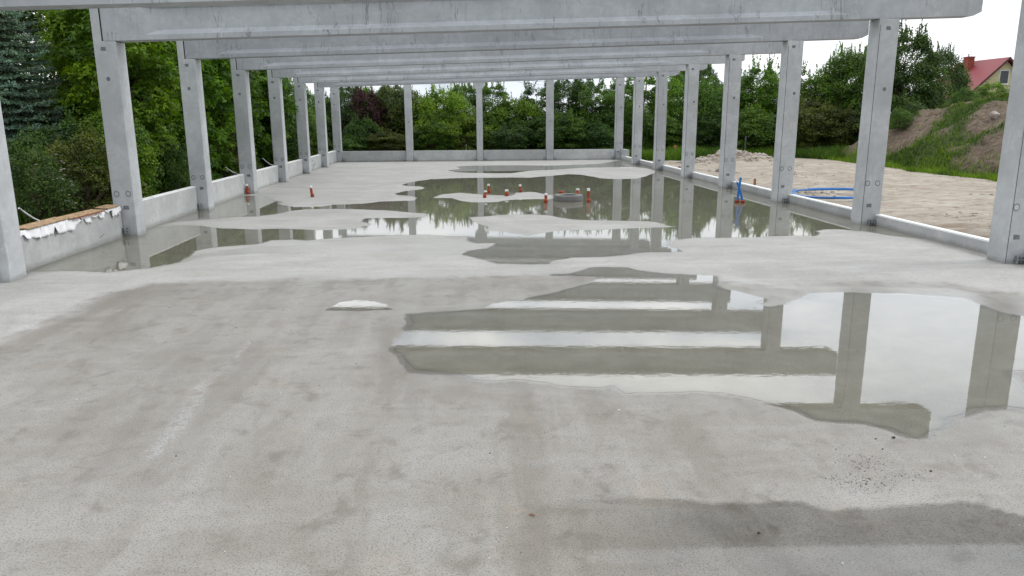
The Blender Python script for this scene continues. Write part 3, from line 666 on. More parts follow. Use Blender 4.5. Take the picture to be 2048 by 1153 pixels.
RUTS = [(.42, [(21.5, 20.6), (23, 20.3), (26, 19.8)]), (.34, [(21.5, 19.4), (24, 19.1), (27, 18.9)]), (.2, [(22, 23.5), (26, 22.2), (30, 22)]), (.16, [(22, 31.5), (27, 33), (34, 33.6)]),
        (.16, [(22.2, 34), (27, 35.6), (34, 36)]), (.2, [(23, 41), (27, 42), (33, 41)]), (.15, [(22, 37.5), (26, 39), (29, 41)]), (.12, [(25, 25), (29, 26.5), (33, 26)]), (.12, [(26, 29.5), (30, 30.5)])]
def sand_h(x, y):
    z = -.03 + .06*fbm(x*.35, y*.35, 3, 40) + .05*fbm(x*1.7, y*1.7, 5, 41) * (1 + 1.2*np.exp(-(x-21)/2.5))
    for wd, P in RUTS:
        d = linedist(x, y + .35*fbm(x*.9, y*.9, 3, 44), P)
        z = z + (-.10*np.exp(-(d/wd)**2) + .07*np.exp(-((d-wd*1.7)/(wd*.7))**2)) * (wd/.25)
    edge = np.clip(-sdf(x, y, SANDP), 0, 3)
    return z - .35*np.clip(edge/1.0, 0, 1)
def rutf(x, y, z):
    a = np.zeros(x.shape)
    for wd, P in RUTS:
        d = linedist(x, y + .35*fbm(x*.9, y*.9, 3, 44), P)
        a = np.maximum(a, np.exp(-(d/(wd*.8))**2) * np.clip(.65 + fbm(x*1.3, y*1.3, 3, 50), 0, 1))
    return a
SANDP = [(20, 0), (37, 0), (36.6, 20), (35.6, 35), (35.4, 45), (36.2, 54), (35.6, 57.5), (31.5, 58.5), (28, 57.5), (24, 55.5), (21.8, 56.5), (20, 56)]
o = heightmesh('sand', np.arange(21.22, 38, .10), np.arange(4, 60.5, .10), sand_h, M['sand'], [('rut', rutf)])
tag(o, kind='structure')

def mound_h(x, y):
    d = np.minimum((x - 36.9 + .8*fbm(x*0+3, y*.25, 2, 60))/6.6, (57.5 - y + 1.2*fbm(x*.3, y*0+2, 2, 61))/7.5)
    t = np.clip(d, 0, 1); s = t*(1.55 - .55*t)
    h = 4.25*s + .42*fbm(x*.55, y*.55, 4, 62)*np.clip(t*4, 0, 1) + .16*fbm(x*2.2, y*2.2, 3, 63)*np.clip(t*5, 0, 1)
    return h - .22
def greenf(x, y, z):
    g = fbm(x*.42 + z*.3, y*.30, 4, 70)
    band = np.exp(-((y - (45.6 + .75*z + 1.2*fbm(x*.3, z*.5, 2, 71)))/2.1)**2)
    return np.clip((g + .8*band - .17 + .6*np.exp(-np.abs(z)/.2) + .35*np.exp(-np.clip(x-36.5, 0, 9)/1.6)) * 3.2, 0, 1)
o = heightmesh('earth_mound', np.arange(35.2, 75, .22), np.arange(8, 66, .22), mound_h, M['mound'], [('green', greenf)])
tag(o, kind='structure')

# ------------------------------------------------------------------ columns
Y0, DY = 15.157, 6.0
ROWS = [Y0 + DY*i for i in range(7)] + [57.29]
CW, CD = .57, .57
def beam_z(x): return 5.16 + .0293*(x + .32)
ORD = ['nearest', 'second', 'third', 'fourth', 'fifth', 'sixth', 'seventh', 'eighth and farthest']

def flat_patch(name, parent, cx, cz, wx, hz, mat, y, rnd=False, seed=0):
    rr = random.Random(seed); bm = bmesh.new()
    if rnd:
        n = 18; pts = [(cx + wx*(1+rr.uniform(-.05, .05))*math.cos(2*math.pi*i/n), cz + hz*(1+rr.uniform(-.05, .05))*math.sin(2*math.pi*i/n)) for i in range(n)]
    else:
        j = lambda: rr.uniform(-.012, .012)
        pts = [(cx-wx/2+j(), cz-hz/2+j()), (cx+wx/2+j(), cz-hz/2+j()), (cx+wx/2+j(), cz+hz/2+j()), (cx-wx/2+j(), cz+hz/2+j())]
    prism(bm, pts, 'y', y-.003, y+.02)
    return bm_obj(name, bm, mat, parent)

def bracket(parent, x, z, y, s=1.0, flip=1):
    """galvanised clamp: two angle plates, a bar and bolts"""
    bm = bmesh.new()
    box(bm, x-.13*s, x+.13*s, y-.055, y-.045, z-.075*s, z+.075*s)
    box(bm, x-.13*s, x-.12*s, y-.13, y-.045, z-.09*s, z+.09*s)
    box(bm, x+.04*s, x+.05*s, y-.13, y-.045, z-.09*s, z+.09*s)
    box(bm, x-.13*s, x+.15*s, y-.095, y-.075, z+.015*s, z+.05*s)
    box(bm, x-.13*s, x+.15*s, y-.095, y-.075, z-.055*s, z-.02*s)
    b = bm_obj('steel_bracket', bm, M['galv'], parent)
    bm = bmesh.new()
    for dx in (-.09, 0, .10):
        for dz in (-.04, .035):
            tube(bm, [(x+dx*s, y-.005, z+dz*s), (x+dx*s, y-.15, z+dz*s)], .009*s, 8)
            tube(bm, [(x+dx*s, y-.10, z+dz*s), (x+dx*s, y-.12, z+dz*s)], .02*s, 6)
    bm_obj('bolts', bm, M['steel'], b)
    return b

def corner_column(i, side):
    y = ROWS[i]; rr = random.Random(i*7 + (side == 'right'))
    lab = f"{ORD[i]} column of the {side} row, grey precast concrete" if i < 7 else f"far {side} corner column where the end wall meets the {side} row"
    t = empty('concrete_column', (0 if side == 'left' else 20.635, y, 0))
    tag(t, lab, 'column', 'precast concrete columns of the hall frame')
    bm = bmesh.new()
    if side == 'left':
        x0, x1 = -CW, 0
        if i < 7: prism(bm, [(x0, -.3), (x1, -.3), (x1, 5.15), (-.355, 5.15), (-.355, 6.35), (x0, 6.35)], 'y', 0, CD)
        else: prism(bm, [(x0, -.3), (x1, -.3), (x1, beam_z(0)+.40), (x0, beam_z(0)+.40)], 'y', 0, CD)
        bevel(bm, .014)
    else:
        x0, x1 = 0, CW; tp = beam_z(20.9) - .012 + (0 if i < 7 else .42)
        prism(bm, [(x0, -.3), (x1, -.3), (x1, tp), (x0, tp)], 'y', 0, CD)
        bevel(bm, .014)
    bm_obj('shaft', bm, M['column'], t)
    ofs = 0 if side == 'left' else 1
    if side == 'left':
        P = (-.31, 4.97, -.30, 4.22, -.44, -.13, 1.18, -.21, .80)
    else:
        P = (.235, 5.53, .34, 3.90, .10, .40, 1.24, .20, .59)
    dz = rr.uniform(-.05, .05)
    flat_patch('mortar_patch', t, P[0]+rr.uniform(-.03, .03), P[1]+dz*.6, .125, .095, M['mortar'], 0, seed=i)
    flat_patch('lifting_plug', t, P[2]+rr.uniform(-.03, .03), P[3]+dz, .052, .058, M['mortar'], 0, True, i+3)
    for q, px_ in enumerate((P[4], P[5])):
        r0 = flat_patch('grout_ring', t, px_, P[6]+dz*.5, .078, .085, M['plug'], 0, True, i+9+q)
        bm = bmesh.new(); n = 16; rq = random.Random(i+q)
        prism(bm, [(px_ + .052*(1+rq.uniform(-.12, .12))*math.cos(2*math.pi*a/n), P[6]+dz*.5 + .058*(1+rq.uniform(-.12, .12))*math.sin(2*math.pi*a/n)) for a in range(n)], 'y', -.007, .0)
        bm_obj('filled_socket', bm, M['column'], r0)
    flat_patch('mortar_patch', t, P[7]+rr.uniform(-.02, .02), P[8]+dz*.4, .15, .105, M['mortar'], 0, seed=i+20)
    if side == 'right':     # dark formwork joint down the inner front edge
        bm = bmesh.new(); box(bm, .016, .032, -.003, .01, .02, 5.6); bm_obj('formwork_joint', bm, M['joint'], t)
    if side == 'left' and i < 7:
        bm = bmesh.new(); box(bm, -.354, -.322, .03, .54, 5.152, 6.15); bm_obj('rubber_pad', bm, M['pad'], t)
    if i < 7:
        if side == 'left': bracket(t, -.33, .19, 0)
        else: bracket(t, .33, .11, 0)
    else:
        if side == 'left': bracket(t, .16, .19, .12, .8)
        else: bracket(t, -.14, .19, .12, .8)
    return t
for i in range(8):
    corner_column(i, 'left'); corner_column(i, 'right')

for j, (x0, x1) in enumerate([(4.79, 5.31), (10.10, 10.55), (15.36, 15.89)]):
    t = empty('concrete_column', ((x0+x1)/2, ROWS[7], 0))
    tag(t, ['slender end wall column left of the centre', 'central end wall column with a flared head', 'slender end wall column right of the centre'][j], 'column', 'slender columns of the far end wall')
    h = (x1-x0)/2; tp = beam_z((x0+x1)/2) + .42
    bm = bmesh.new()
    if j == 1: prism(bm, [(-h, -.3), (h, -.3), (h, 5.25), (.46, 5.52), (.46, tp), (-.46, tp), (-.46, 5.52), (-h, 5.25)], 'y', 0, .5)
    else: prism(bm, [(-h, -.3), (h, -.3), (h, tp), (-h, tp)], 'y', 0, .5)
    bevel(bm, .014); bm_obj('shaft', bm, M['column'], t)
    flat_patch('mortar_patch', t, 0, 2.9, .12, .08, M['plug'], 0, seed=j+50)
    bracket(t, -h-.13, .19, .12, .8); bracket(t, h+.13, .19, .12, .8)

# ------------------------------------------------------------------ beams
def beam(i):
    last = i == 7
    y = ROWS[i] + .035; W_ = .50
    xa, xb = -.322, 23.56
    t = empty('roof_beam', (xa, y, 0))
    tag(t, 'shallow edge beam on top of the far end wall columns' if last else f"{ORD[i] if i < 6 else 'seventh'} long concrete roof beam counted from the camera, spanning between the two column rows", 'roof beam', 'precast roof beams across the hall')
    zb = lambda x: beam_z(x)
    bm = bmesh.new()
    H = 1.0; zl = .42 if last else 0
    FL, SL, RC = .125, .255, .13
    # stations along the beam: (x, recess 0..1)
    S = [(0, 0), (1.06, 0), (1.42, 1), (19.68, 1), (20.14, 0), (xb-xa-.22, 0), (xb-xa, 0)] if not last else [(0, 0), (xb-xa-.22, 0), (xb-xa, 0)]
    rings = []
    for q, (s, rc) in enumerate(S):
        z0 = zb(xa+s) + zl; lift = .10 if q == len(S)-1 else 0.0
        e = RC*rc
        zt = zb(xa+s) + H
        prof = [(0, z0+lift), (0, z0+FL+lift*.3), (e, z0+FL+(SL-FL)*rc + lift*.3), (e, zt-(.22 if rc else .2)), (e*.2, zt-.14), (e*.2, zt)]
        ring = [(yy, zz) for yy, zz in prof] + [(W_-yy, zz) for yy, zz in prof[::-1]]
        rings.append([bm.verts.new((s, yy, zz)) for yy, zz in ring])
    for a, b in zip(rings, rings[1:]):
        n = len(a)
        for k_ in range(n): bm.faces.new((a[k_], a[(k_+1) % n], b[(k_+1) % n], b[k_]))
    bm.faces.new(rings[0]); bm.faces.new(rings[-1][::-1])
    bmesh.ops.recalc_face_normals(bm, faces=bm.faces[:])
    bm_obj('beam_body', bm, M['beam'], t)
for i in range(8): beam(i)

# ------------------------------------------------------------------ plinth walls
for i in range(7):
    a = ROWS[i] + CD; b = ROWS[i+1] - .03
    t = empty('plinth_wall', (-.46, a, 0))
    tag(t, f"low grey concrete wall panel on the left side between the {ORD[i]} and {ORD[i+1] if i < 6 else 'corner'} columns", 'wall', 'low wall panels between the left columns')
    bm = bmesh.new(); box(bm, -.11, .095, 0, b-a, -.3, .83); bevel(bm, .012); bm_obj('panel', bm, M['wall'], t)
    if i: 
        bm = bmesh.new(); box(bm, -.105, .088, 0, b-a, .831, .86); bm_obj('foam_strip', bm, M['foam'], t)
for i in range(-1, 7):
    a = (ROWS[i] + CD) if i >= 0 else 9.8; b = ROWS[i+1] - .01
    t = empty('kerb_wall', (21.05, a, 0))
    tag(t, f"low concrete kerb on the right side between the {ORD[i]} and {ORD[i+1] if i < 6 else 'corner'} columns" if i >= 0 else 'low concrete kerb on the right side in front of the nearest column', 'kerb', 'low kerb walls between the right columns')
    bm = bmesh.new(); box(bm, 0, .17, 0, b-a, -.3, .285); bevel(bm, .01); bm_obj('kerb', bm, M['curb'], t)
    bm = bmesh.new(); box(bm, .004, .19, .05, b-a-.03, .286, .325); bm_obj('foam_strip', bm, M['foam'], t)
    if i == 6:
        bm = bmesh.new(); box(bm, .0, .3, b-a-1.6, b-a, .33, .80); bevel(bm, .01); bm_obj('raised_corner', bm, M['curb'], t)
ex = [(.02, 4.77), (5.33, 10.08), (10.57, 15.34), (15.91, 20.615)]
for j, (a, b) in enumerate(ex):
    t = empty('plinth_wall', (a, ROWS[7]+.12, 0))
    tag(t, ['end wall panel at the far left, beside the left corner column', 'end wall panel just left of the central column', 'end wall panel just right of the central column', 'end wall panel at the far right, beside the right corner column'][j], 'wall', 'low wall panels along the far end')
    bm = bmesh.new(); box(bm, 0, b-a, 0, .2, -.3, .79); bevel(bm, .012); bm_obj('panel', bm, M['wall'], t)
    bm = bmesh.new()
    for q in (.35, b-a-.35): box(bm, q-.02, q+.02, -.012, .01, .50, .56)
    bm_obj('lifting_socket', bm, M['joint'], t)

# ------------------------------------------------------------------ sheet and boards on the first wall panel
def drape(name, y0, y1, label, seed):
    rr = random.Random(seed); n = int((y1-y0)/.06); top = .836
    Vv = []; Ff = []
    drop = []
    d = .12
    for i in range(n+1):
        if rr.random() < .3: d = rr.uniform(.03, .26)
        drop.append(d)
    m = 9
    for i in range(n+1):
        yy = y0 + (y1-y0)*i/n; dd = drop[i]*(.9+.2*rr.random()) * min(1, .35+min(i, n-i)*.25)
        for k_ in range(m):
            if k_ < 4:
                x = -.56 + .20*k_/3; z = top + .012 + .012*math.sin(yy*23+k_) + (0 if k_ else -.03)
            else:
                u = (k_-3)/(m-4); x = -.353 + .03*math.sin(yy*17+seed)*u + .035*u + .02*math.sin(yy*41); z = top + .008 - dd*u
            Vv.append((x, yy, z))
    for i in range(n):
        for k_ in range(m-1):
            a = i*m + k_; Ff.append((a, a+1, a+m+1, a+m))
    me = np_mesh(name, np.array(Vv), np.array(Ff), M['fabric'], True)
    o = link(name, me); md = o.modifiers.new('thick', 'SOLIDIFY'); md.thickness = .006
    tag(o, label, 'sheet', 'white sheets on the left wall')
drape('fleece_sheet', 15.75, 18.75, 'crumpled white sheet hanging over the left wall under the light brown board', 3)
drape('fleece_sheet', 18.85, 20.15, 'crumpled white sheet hanging over the left wall under the red-edged board', 8)
drape('fleece_sheet', 20.2, 21.1, 'crumpled white sheet on the left wall next to the second left column', 12)
for nm, y0, y1, dx, rz, mt, z, lb in (('wooden_board', 16.55, 18.35, -.50, .02, 'osb', .875, 'light brown chipboard lying on the left wall, nearest of the boards'),
                                ('wooden_board', 18.3, 19.95, -.48, -.02, 'osb', .872, 'reddish-edged pale board in the middle of the left wall top'),
                                ('wooden_board', 20.25, 20.98, -.50, .03, 'osb', .878, 'short brown board on the left wall beside the second left column')):
    bm = bmesh.new(); box(bm, -.17, .17, 0, y1-y0, 0, .022); bevel(bm, .003)
    o = bm_obj(nm, bm, M[mt]); o.location = (dx+.03, y0, z); o.rotation_euler = (0, R(4), rz)
    tag(o, lb, 'board', 'boards on the left wall')
bm = bmesh.new(); box(bm, -.05, .17, 0, 1.5, 0, .016); o = bm_obj('red_board', bm, M['rust']); o.location = (-.43, 18.45, .855); o.rotation_euler = (0, R(4), -.02)
tag(o, 'thin oxide red board under the pale board on the left wall', 'board')

# ------------------------------------------------------------------ pipes
def orange_pipe(x, y, h, lean, label, cap=True, seed=0, r=.055):
    t = empty('drain_pipe', (x, y, 0)); tag(t, label, 'pipe', 'orange drain pipes standing out of the slab')
    bm = bmesh.new()
    tube(bm, [(0, 0, -.05), (0, 0, .02), (lean[0]*.3, lean[1]*.3, h*.3), (lean[0], lean[1], h)], r, 20); bm_obj('pipe', bm, M['orange'], t, True)
    bm = bmesh.new()
    lathe(bm, [(r*1.05, -.02), (r*1.32, -.02), (r*1.32, min(.09, h*.4)), (r*1.42, min(.10, h*.44)), (r*1.42, min(.13, h*.5)), (r*1.05, min(.145, h*.55))], 20); bm_obj('socket', bm, M['orange'], t, True)
    if cap:
        bm = bmesh.new(); rg = tube(bm, [(lean[0]*.86, lean[1]*.86, h*.88), (lean[0], lean[1], h+.004)], r*1.07, 20)
        rr = random.Random(seed)
        for v_ in rg[0]: v_.co.z -= rr.uniform(0, .05)
        bm_obj('tape_cap', bm, M['tape'], t, False)
    return t
orange_pipe(-.22, 32.93, .44, (-.04, 0), 'orange pipe standing beside the fourth left column', seed=1)
orange_pipe(2.78, 31.47, .45, (-.05, 0), 'leaning orange pipe alone on the dry slab at the left', seed=2)
orange_pipe(10.12, 32.38, .37, (-.03, 0), 'orange pipe at the back left of the group, standing in the puddle', seed=3)
orange_pipe(9.87, 30.32, .28, (.04, 0), 'short orange pipe on dry concrete, leftmost of the central group', seed=4)
orange_pipe(10.79, 30.91, .26, (0, 0), 'short stout orange pipe in the middle of the central group', seed=5, r=.065)
orange_pipe(11.48, 32.44, .33, (-.02, 0), 'orange pipe at the back edge of the small dry island', seed=6)
orange_pipe(12.11, 28.13, .36, (0, 0), 'orange pipe in the water just left of the concrete ring', seed=7)
orange_pipe(13.74, 30.86, .27, (-.01, 0), 'short orange pipe right behind the concrete ring', seed=8, r=.065)
orange_pipe(13.73, 28.11, .53, (-.01, 0), 'tall orange pipe in the water right of the concrete ring', seed=9)
t = empty('drain_pipe', (13.05, 30.95, 0)); tag(t, 'open orange pipe socket just behind the concrete ring', 'pipe', 'orange drain pipes standing out of the slab')
bm = bmesh.new(); lathe(bm, [(.095, -.02), (.095, .12), (.112, .13), (.112, .17), (.10, .175), (.085, .17), (.085, -.02)], 24); bm_obj('socket', bm, M['orange'], t, True)

t = empty('manhole_ring', (13.07, 28.85, 0)); tag(t, 'grey round concrete manhole ring standing in the puddle', 'manhole ring')
bm = bmesh.new(); lathe(bm, [(.555, -.02), (.56, .10), (.545, .115), (.545, .12)], 56); lathe(bm, [(.40, .12), (.40, -.02)], 56); bm_obj('lower_ring', bm, M['ring'], t, True)
bm = bmesh.new(); lathe(bm, [(.545, .12), (.553, .13), (.553, .215), (.54, .228), (.37, .228), (.355, .215), (.355, .12), (.40, .12)], 56); ob = bm_obj('upper_ring', bm, M['ring'], t)
bm = bmesh.new(); lathe(bm, [(.546, .112), (.550, .116), (.550, .126), (.546, .130)], 56); bm_obj('mortar_joint', bm, M['joint'], t)

for (x, y, tx, tz, col, lb) in ((19.21, 27.39, .09, .97, 'blue', 'taller blue pipe of the crossed pair, leaning right'), (19.38, 27.27, -.29, .86, 'blue', 'shorter blue pipe of the crossed pair, leaning left with a white tip')):
    t = empty('water_pipe', (x, y, 0)); tag(t, lb, 'pipe', 'blue pipes standing in the puddle')
    bm = bmesh.new(); pts = [(tx*(q/8)**1.25, -.02*math.sin(q/8*3.14), tz*q/8) for q in range(9)]
    tube(bm, pts, .040, 16); bm_obj('pipe', bm, M['blue'], t, True)
    bm = bmesh.new(); d = (Vector(pts[-1])-Vector(pts[-2])).normalized()
    tube(bm, [Vector(pts[-1])-d*(.09 if tx < 0 else .035), Vector(pts[-1])+d*.006], .0425, 16); bm_obj('tape_cap', bm, M['tape'], t)
    bm = bmesh.new(); lathe(bm, [(.05, -.02), (.078, -.02), (.078, .07), (.086, .075), (.086, .11), (.07, .112), (.05, .10)], 20); bm_obj('socket', bm, M['orange'], t, True)

# coil of blue pipe lying on the sand
pts = []
for q in range(0, 131):
    a = q/130*2*math.pi*1.93 + 2.2; rr_ = 1 + .035*math.sin(a*1.5) + .03*(q/130)
    pts.append((23.80 + 1.60*rr_*math.cos(a), 29.05 + 1.62*rr_*math.sin(a), .09 + .045*(q/130) + .05*max(0, math.sin(a+.4)) + .02*math.sin(a*3)))
bm = bmesh.new(); tube(bm, pts, .035, 10)
tag(bm_obj('pipe_coil', bm, M['blue'], smooth=True), 'coil of blue pipe lying on the sand behind the right kerb', 'pipe coil')

# bent white conduits outside the left wall
for lb, p0, p1 in (('bent white conduit sticking up behind the board-covered left wall', (-1.6, 18.6, 1.10), (-1.55, 19.9, .55)), ('white conduit behind the left wall beside the fourth left column', (-1.4, 34.0, 1.10), (-1.35, 36.4, .62)), ('thin white conduit behind the left wall beside the fifth left column', (-1.3, 39.9, 1.2), (-1.25, 42.3, .66))):
    a, b = Vector(p0), Vector(p1); bm = bmesh.new()
    pts = [a.lerp(b, q/8) + Vector((0, 0, -.10*math.sin(math.pi*q/8))) for q in range(9)] + [b + Vector((.03, .5, -.35)), b + Vector((.04, .7, -.9))]
    tube(bm, pts, .022, 8); tag(bm_obj('white_conduit', bm, M['whitepipe'], smooth=True), lb, 'conduit', 'white conduits behind the left wall')

# stakes and posts
def stake(name, x, y, z0, z1, wd, mat, label, cat, grp=None, lean=0):
    bm = bmesh.new(); box(bm, -wd/2, wd/2, -wd/3, wd/3, z0, z1); bevel(bm, wd*.08)
    for v_ in bm.verts:
        if v_.co.z > z1-.05: v_.co.x += lean
    o = bm_obj(name, bm, M[mat]); o.location = (x, y, 0); tag(o, label, cat, grp)
stake('survey_stake', 25.74, 59.2, -.3, .95, .20, 'stakered', 'orange-brown stake in the grass between the seventh and sixth right columns', 'stake', lean=.05)
stake('survey_stake', 22.14, 33.2, -.1, .42, .10, 'stake', 'small wooden stake in the sand behind the kerb near the crossed blue pipes', 'stake')
stake('fence_post', 23.2, 60.3, -.3, 1.55, .09, 'post', 'thin grey fence post between the corner and seventh right columns', 'post', 'grey fence posts in the grass', .08)
stake('fence_post', 31.9, 60.4, -.3, 1.6, .11, 'post', 'grey fence post between the fifth and fourth right columns', 'post', 'grey fence posts in the grass')
stake('fence_post', 37.6, 60.6, -.3, 1.8, .10, 'post', 'grey fence post right of the fourth right column', 'post', 'grey fence posts in the grass')
stake('fence_post', 9.3, 60.0, -.3, 1.15, .07, 'post', 'thin post behind the end wall left of the central column', 'post', 'grey fence posts in the grass')

WIRES = [(12.0, 95, 8.4), (20.9, 95, 7.3), (15.9, 95, 7.5), (20.9, 95, 7.0)]
# power lines far behind
for A_, B_, lb in (((WIRES[0]), (WIRES[1]), 'upper thin power line above the far trees'), ((WIRES[2]), (WIRES[3]), 'lower thin power line above the far trees')):
    A_, B_ = Vector(A_), Vector(B_); bm = bmesh.new(); pts = [A_.lerp(B_, s/8) - Vector((0, 0, .10*math.sin(math.pi*s/8))) for s in range(9)]
    tube(bm, pts, .016, 5); tag(bm_obj('power_line', bm, M['wire']), lb, 'power line', 'power lines')

# plank and dark tank behind the nearest right column
bm = bmesh.new(); box(bm, -.65, .65, -.10, .10, 0, .035); bevel(bm, .004)
o = bm_obj('plank', bm, M['post']); o.location = (24.9, 20.6, .10); o.rotation_euler = (0, R(1), R(8)); tag(o, 'grey plank lying on the sand left of the nearest right column', 'plank')

# ------------------------------------------------------------------ stones
def stone_mesh(name, seed, mat):
    rr = random.Random(seed); bm = bmesh.new(); bmesh.ops.create_icosphere(bm, subdivisions=2, radius=1)
    for v_ in bm.verts:
        c_ = v_.co; s_ = 1 + .25*math.sin(c_.x*3+seed) * math.cos(c_.y*4-seed) + rr.uniform(-.10, .10)
        v_.co = Vector((c_.x*s_, c_.y*s_*.8, c_.z*s_*.6))
    me = bpy.data.meshes.new(name); bm.to_mesh(me); bm.free(); me.materials.append(mat); return me
def scatter(name, base_v, base_f, P, S, rot, mat, label=None, kind='stuff'):
    """many small pieces joined into one mesh"""
    n = len(P); ca, sa = np.cos(rot), np.sin(rot)
    V = base_v[None] * S[:, None, None]
    x = V[..., 0]*ca[:, None] - V[..., 1]*sa[:, None]; y = V[..., 0]*sa[:, None] + V[..., 1]*ca[:, None]
    V = np.stack([x, y, V[..., 2]], -1) + P[:, None, :]
    F = base_f[None] + (np.arange(n)*len(base_v))[:, None, None]
    o = link(name, np_mesh(name, V.reshape(-1, 3), F.reshape(-1, base_f.shape[1]), mat)); tag(o, label, kind=kind); return o
def ico(seed, sub=1, flat=.65):
    rr = random.Random(seed); bm = bmesh.new(); bmesh.ops.create_icosphere(bm, subdivisions=sub, radius=1)
    V = np.array([(v_.co.x*rr.uniform(.7, 1.25), v_.co.y*rr.uniform(.7, 1.2), v_.co.z*flat*rr.uniform(.8, 1.2)) for v_ in bm.verts]); F = np.array([[v_.index for v_ in f.verts] for f in bm.faces]); bm.free(); return V, F
# rubble heap on the sand
def heap_h(x, y):
    d = np.sqrt(((x-29.0)/3.3)**2 + ((y-54.8)/1.6)**2) + .12*fbm(x*.9, y*.9, 3, 80)
    d2 = np.sqrt(((x-25.6)/2.6)**2 + ((y-51.8)/1.3)**2) + .15*fbm(x*.9, y*.9, 3, 81)
    return np.maximum(.85*np.clip(1-d, 0, 1)**.8, .32*np.clip(1-d2, 0, 1)**.8) + .05*fbm(x*3, y*3, 3, 82) - .06
o = heightmesh('rubble_heap', np.arange(22.2, 33, .12), np.arange(50, 57, .12), heap_h, M['sand'], [('rut', lambda x, y, z: np.clip(.35 + fbm(x*1.2, y*1.2, 3, 84), 0, 1)*np.clip(z*3, 0, 1))])
tag(o, 'low heap of pale rubble and sand behind the fifth right column', 'rubble heap')
bv, bf = ico(5)
n = 1500; px_ = RNG.uniform(22.5, 32.6, n); py_ = RNG.uniform(50.2, 56.6, n); hh = heap_h(px_, py_); kk = hh > .04
s_ = scatter('rubble_stones', bv, bf, np.stack([px_, py_, hh], 1)[kk], (RNG.gamma(2.0, .035, n)+.025)[kk], RNG.uniform(0, 6.28, n)[kk], M['stone'], 'pale broken stones covering the rubble heap')
s_.parent = o
n = 2200; px_ = RNG.uniform(21.5, 36, n); py_ = RNG.uniform(16, 56, n); nn = fbm(px_*.4, py_*.4, 3, 90) + np.exp(-(px_-21.5)/1.5)*.5
kk = nn > .18
scatter('loose_stones', bv, bf, np.stack([px_, py_, sand_h(px_, py_)], 1)[kk], (RNG.gamma(1.6, .018, n)+.012)[kk], RNG.uniform(0, 6.28, n)[kk], M['stone'], 'small stones scattered over the sand')
n = 260; a = RNG.normal(23.0, .9, n); b = RNG.normal(31.6, .8, n); kk = a > 21.4
scatter('stone_litter', bv, bf, np.stack([a, b, sand_h(a, b)+.01], 1)[kk], (RNG.gamma(2, .016, n)+.02)[kk], RNG.uniform(0, 6.28, n)[kk], M['stone'], 'pale stones beside the blue pipe coil')
for q, (x, y, s) in enumerate(((24.3, 44.0, .32), (22.9, 47.6, .14), (27.1, 40.4, .12))):
    o = link('boulder', stone_mesh('boulder', q+3, M['stone'])); o.location = (x, y, .06); o.scale = (s, s, s)
    tag(o, ['pale flat boulder on the sand seen between the sixth and fifth right columns', 'small stone near the kerb beyond the sixth right column', 'small stone lying out on the open sand'][q], 'stone')
o = link('boulder', stone_mesh('boulder', 12, M['stone'])); o.location = (40.9, 44.0, float(mound_h(np.array([40.9]), np.array([44.0]))[0])+.1); o.scale = (.42, .3, .42); o.rotation_euler = (.4, .3, .5)
tag(o, 'pale angular slab of stone lying on the earth mound', 'stone')

# dirt and chips on the slab
for q, (x, y, s) in enumerate(((13.24, 6.68, .017), (13.05, 6.67, .010), (12.99, 6.44, .009), (13.17, 5.96, .012), (11.23, 5.07, .014))):
    o = link('pebble', stone_mesh('pebble', q, M['dirt'])); o.location = (x, y, s*.4); o.scale = (s, s, s)
    tag(o, ['largest dark pebble just below the tip of the big puddle', 'small dark pebble left of the largest pebble', 'small dark pebble below the largest pebble', 'flat dark pebble right of the dirt stain', 'dark pebble on the damp strip near the bottom of the picture'][q], 'pebble', 'dark pebbles on the slab')
bv2, bf2 = ico(9, 1, .3)
Pd = []
for (cx_, cy_2, sx_, sy_2, m_) in ((12.66, 6.22, .13, .09, 150), (12.46, 5.76, .13, .08, 150), (12.62, 5.98, .20, .12, 120), (12.30, 5.88, .10, .05, 60), (12.86, 5.90, .10, .05, 70)):
    Pd.append(np.stack([RNG.normal(cx_, sx_, m_), RNG.normal(cy_2, sy_2, m_), np.full(m_, .001)], 1))
Pd = np.concatenate(Pd); n = len(Pd)
scatter('dirt_crumbs', bv2, bf2, Pd, RNG.gamma(2, .0011, n)+.0015, RNG.uniform(0, 6.28, n), M['dirt'], 'sprinkle of dark dirt crumbs on the slab below the big puddle')
n = 55; px_ = RNG.uniform(2, 15, n); py_ = RNG.uniform(4.6, 14, n)
scatter('chips', bv2, bf2, np.stack([px_, py_, np.full(n, .002)], 1), RNG.gamma(2, .0022, n)+.003, RNG.uniform(0, 6.28, n), M['chip'], 'tiny white chips scattered on the slab')
n = 90; px_ = RNG.uniform(1, 17, n); py_ = RNG.uniform(4.6, 17, n)
scatter('grit', bv2, bf2, np.stack([px_, py_, np.full(n, .002)], 1), RNG.gamma(2, .0022, n)+.003, RNG.uniform(0, 6.28, n), M['dirt'], 'tiny dark grit scattered on the slab')
bm = bmesh.new(); v = [bm.verts.new(p_) for p_ in ((-.028, 0, .002), (-.008, .011, .009), (.02, .008, .006), (.03, -.004, .002), (.006, -.013, .004), (-.015, -.009, .007))]; bm.faces.new(v)
o = bm_obj('fallen_leaf', bm, M['deadleaf']); o.location = (9.51, 5.47, .002); o.rotation_euler = (0, 0, -.6); tag(o, 'small dry brown leaf lying on the damp slab', 'leaf')

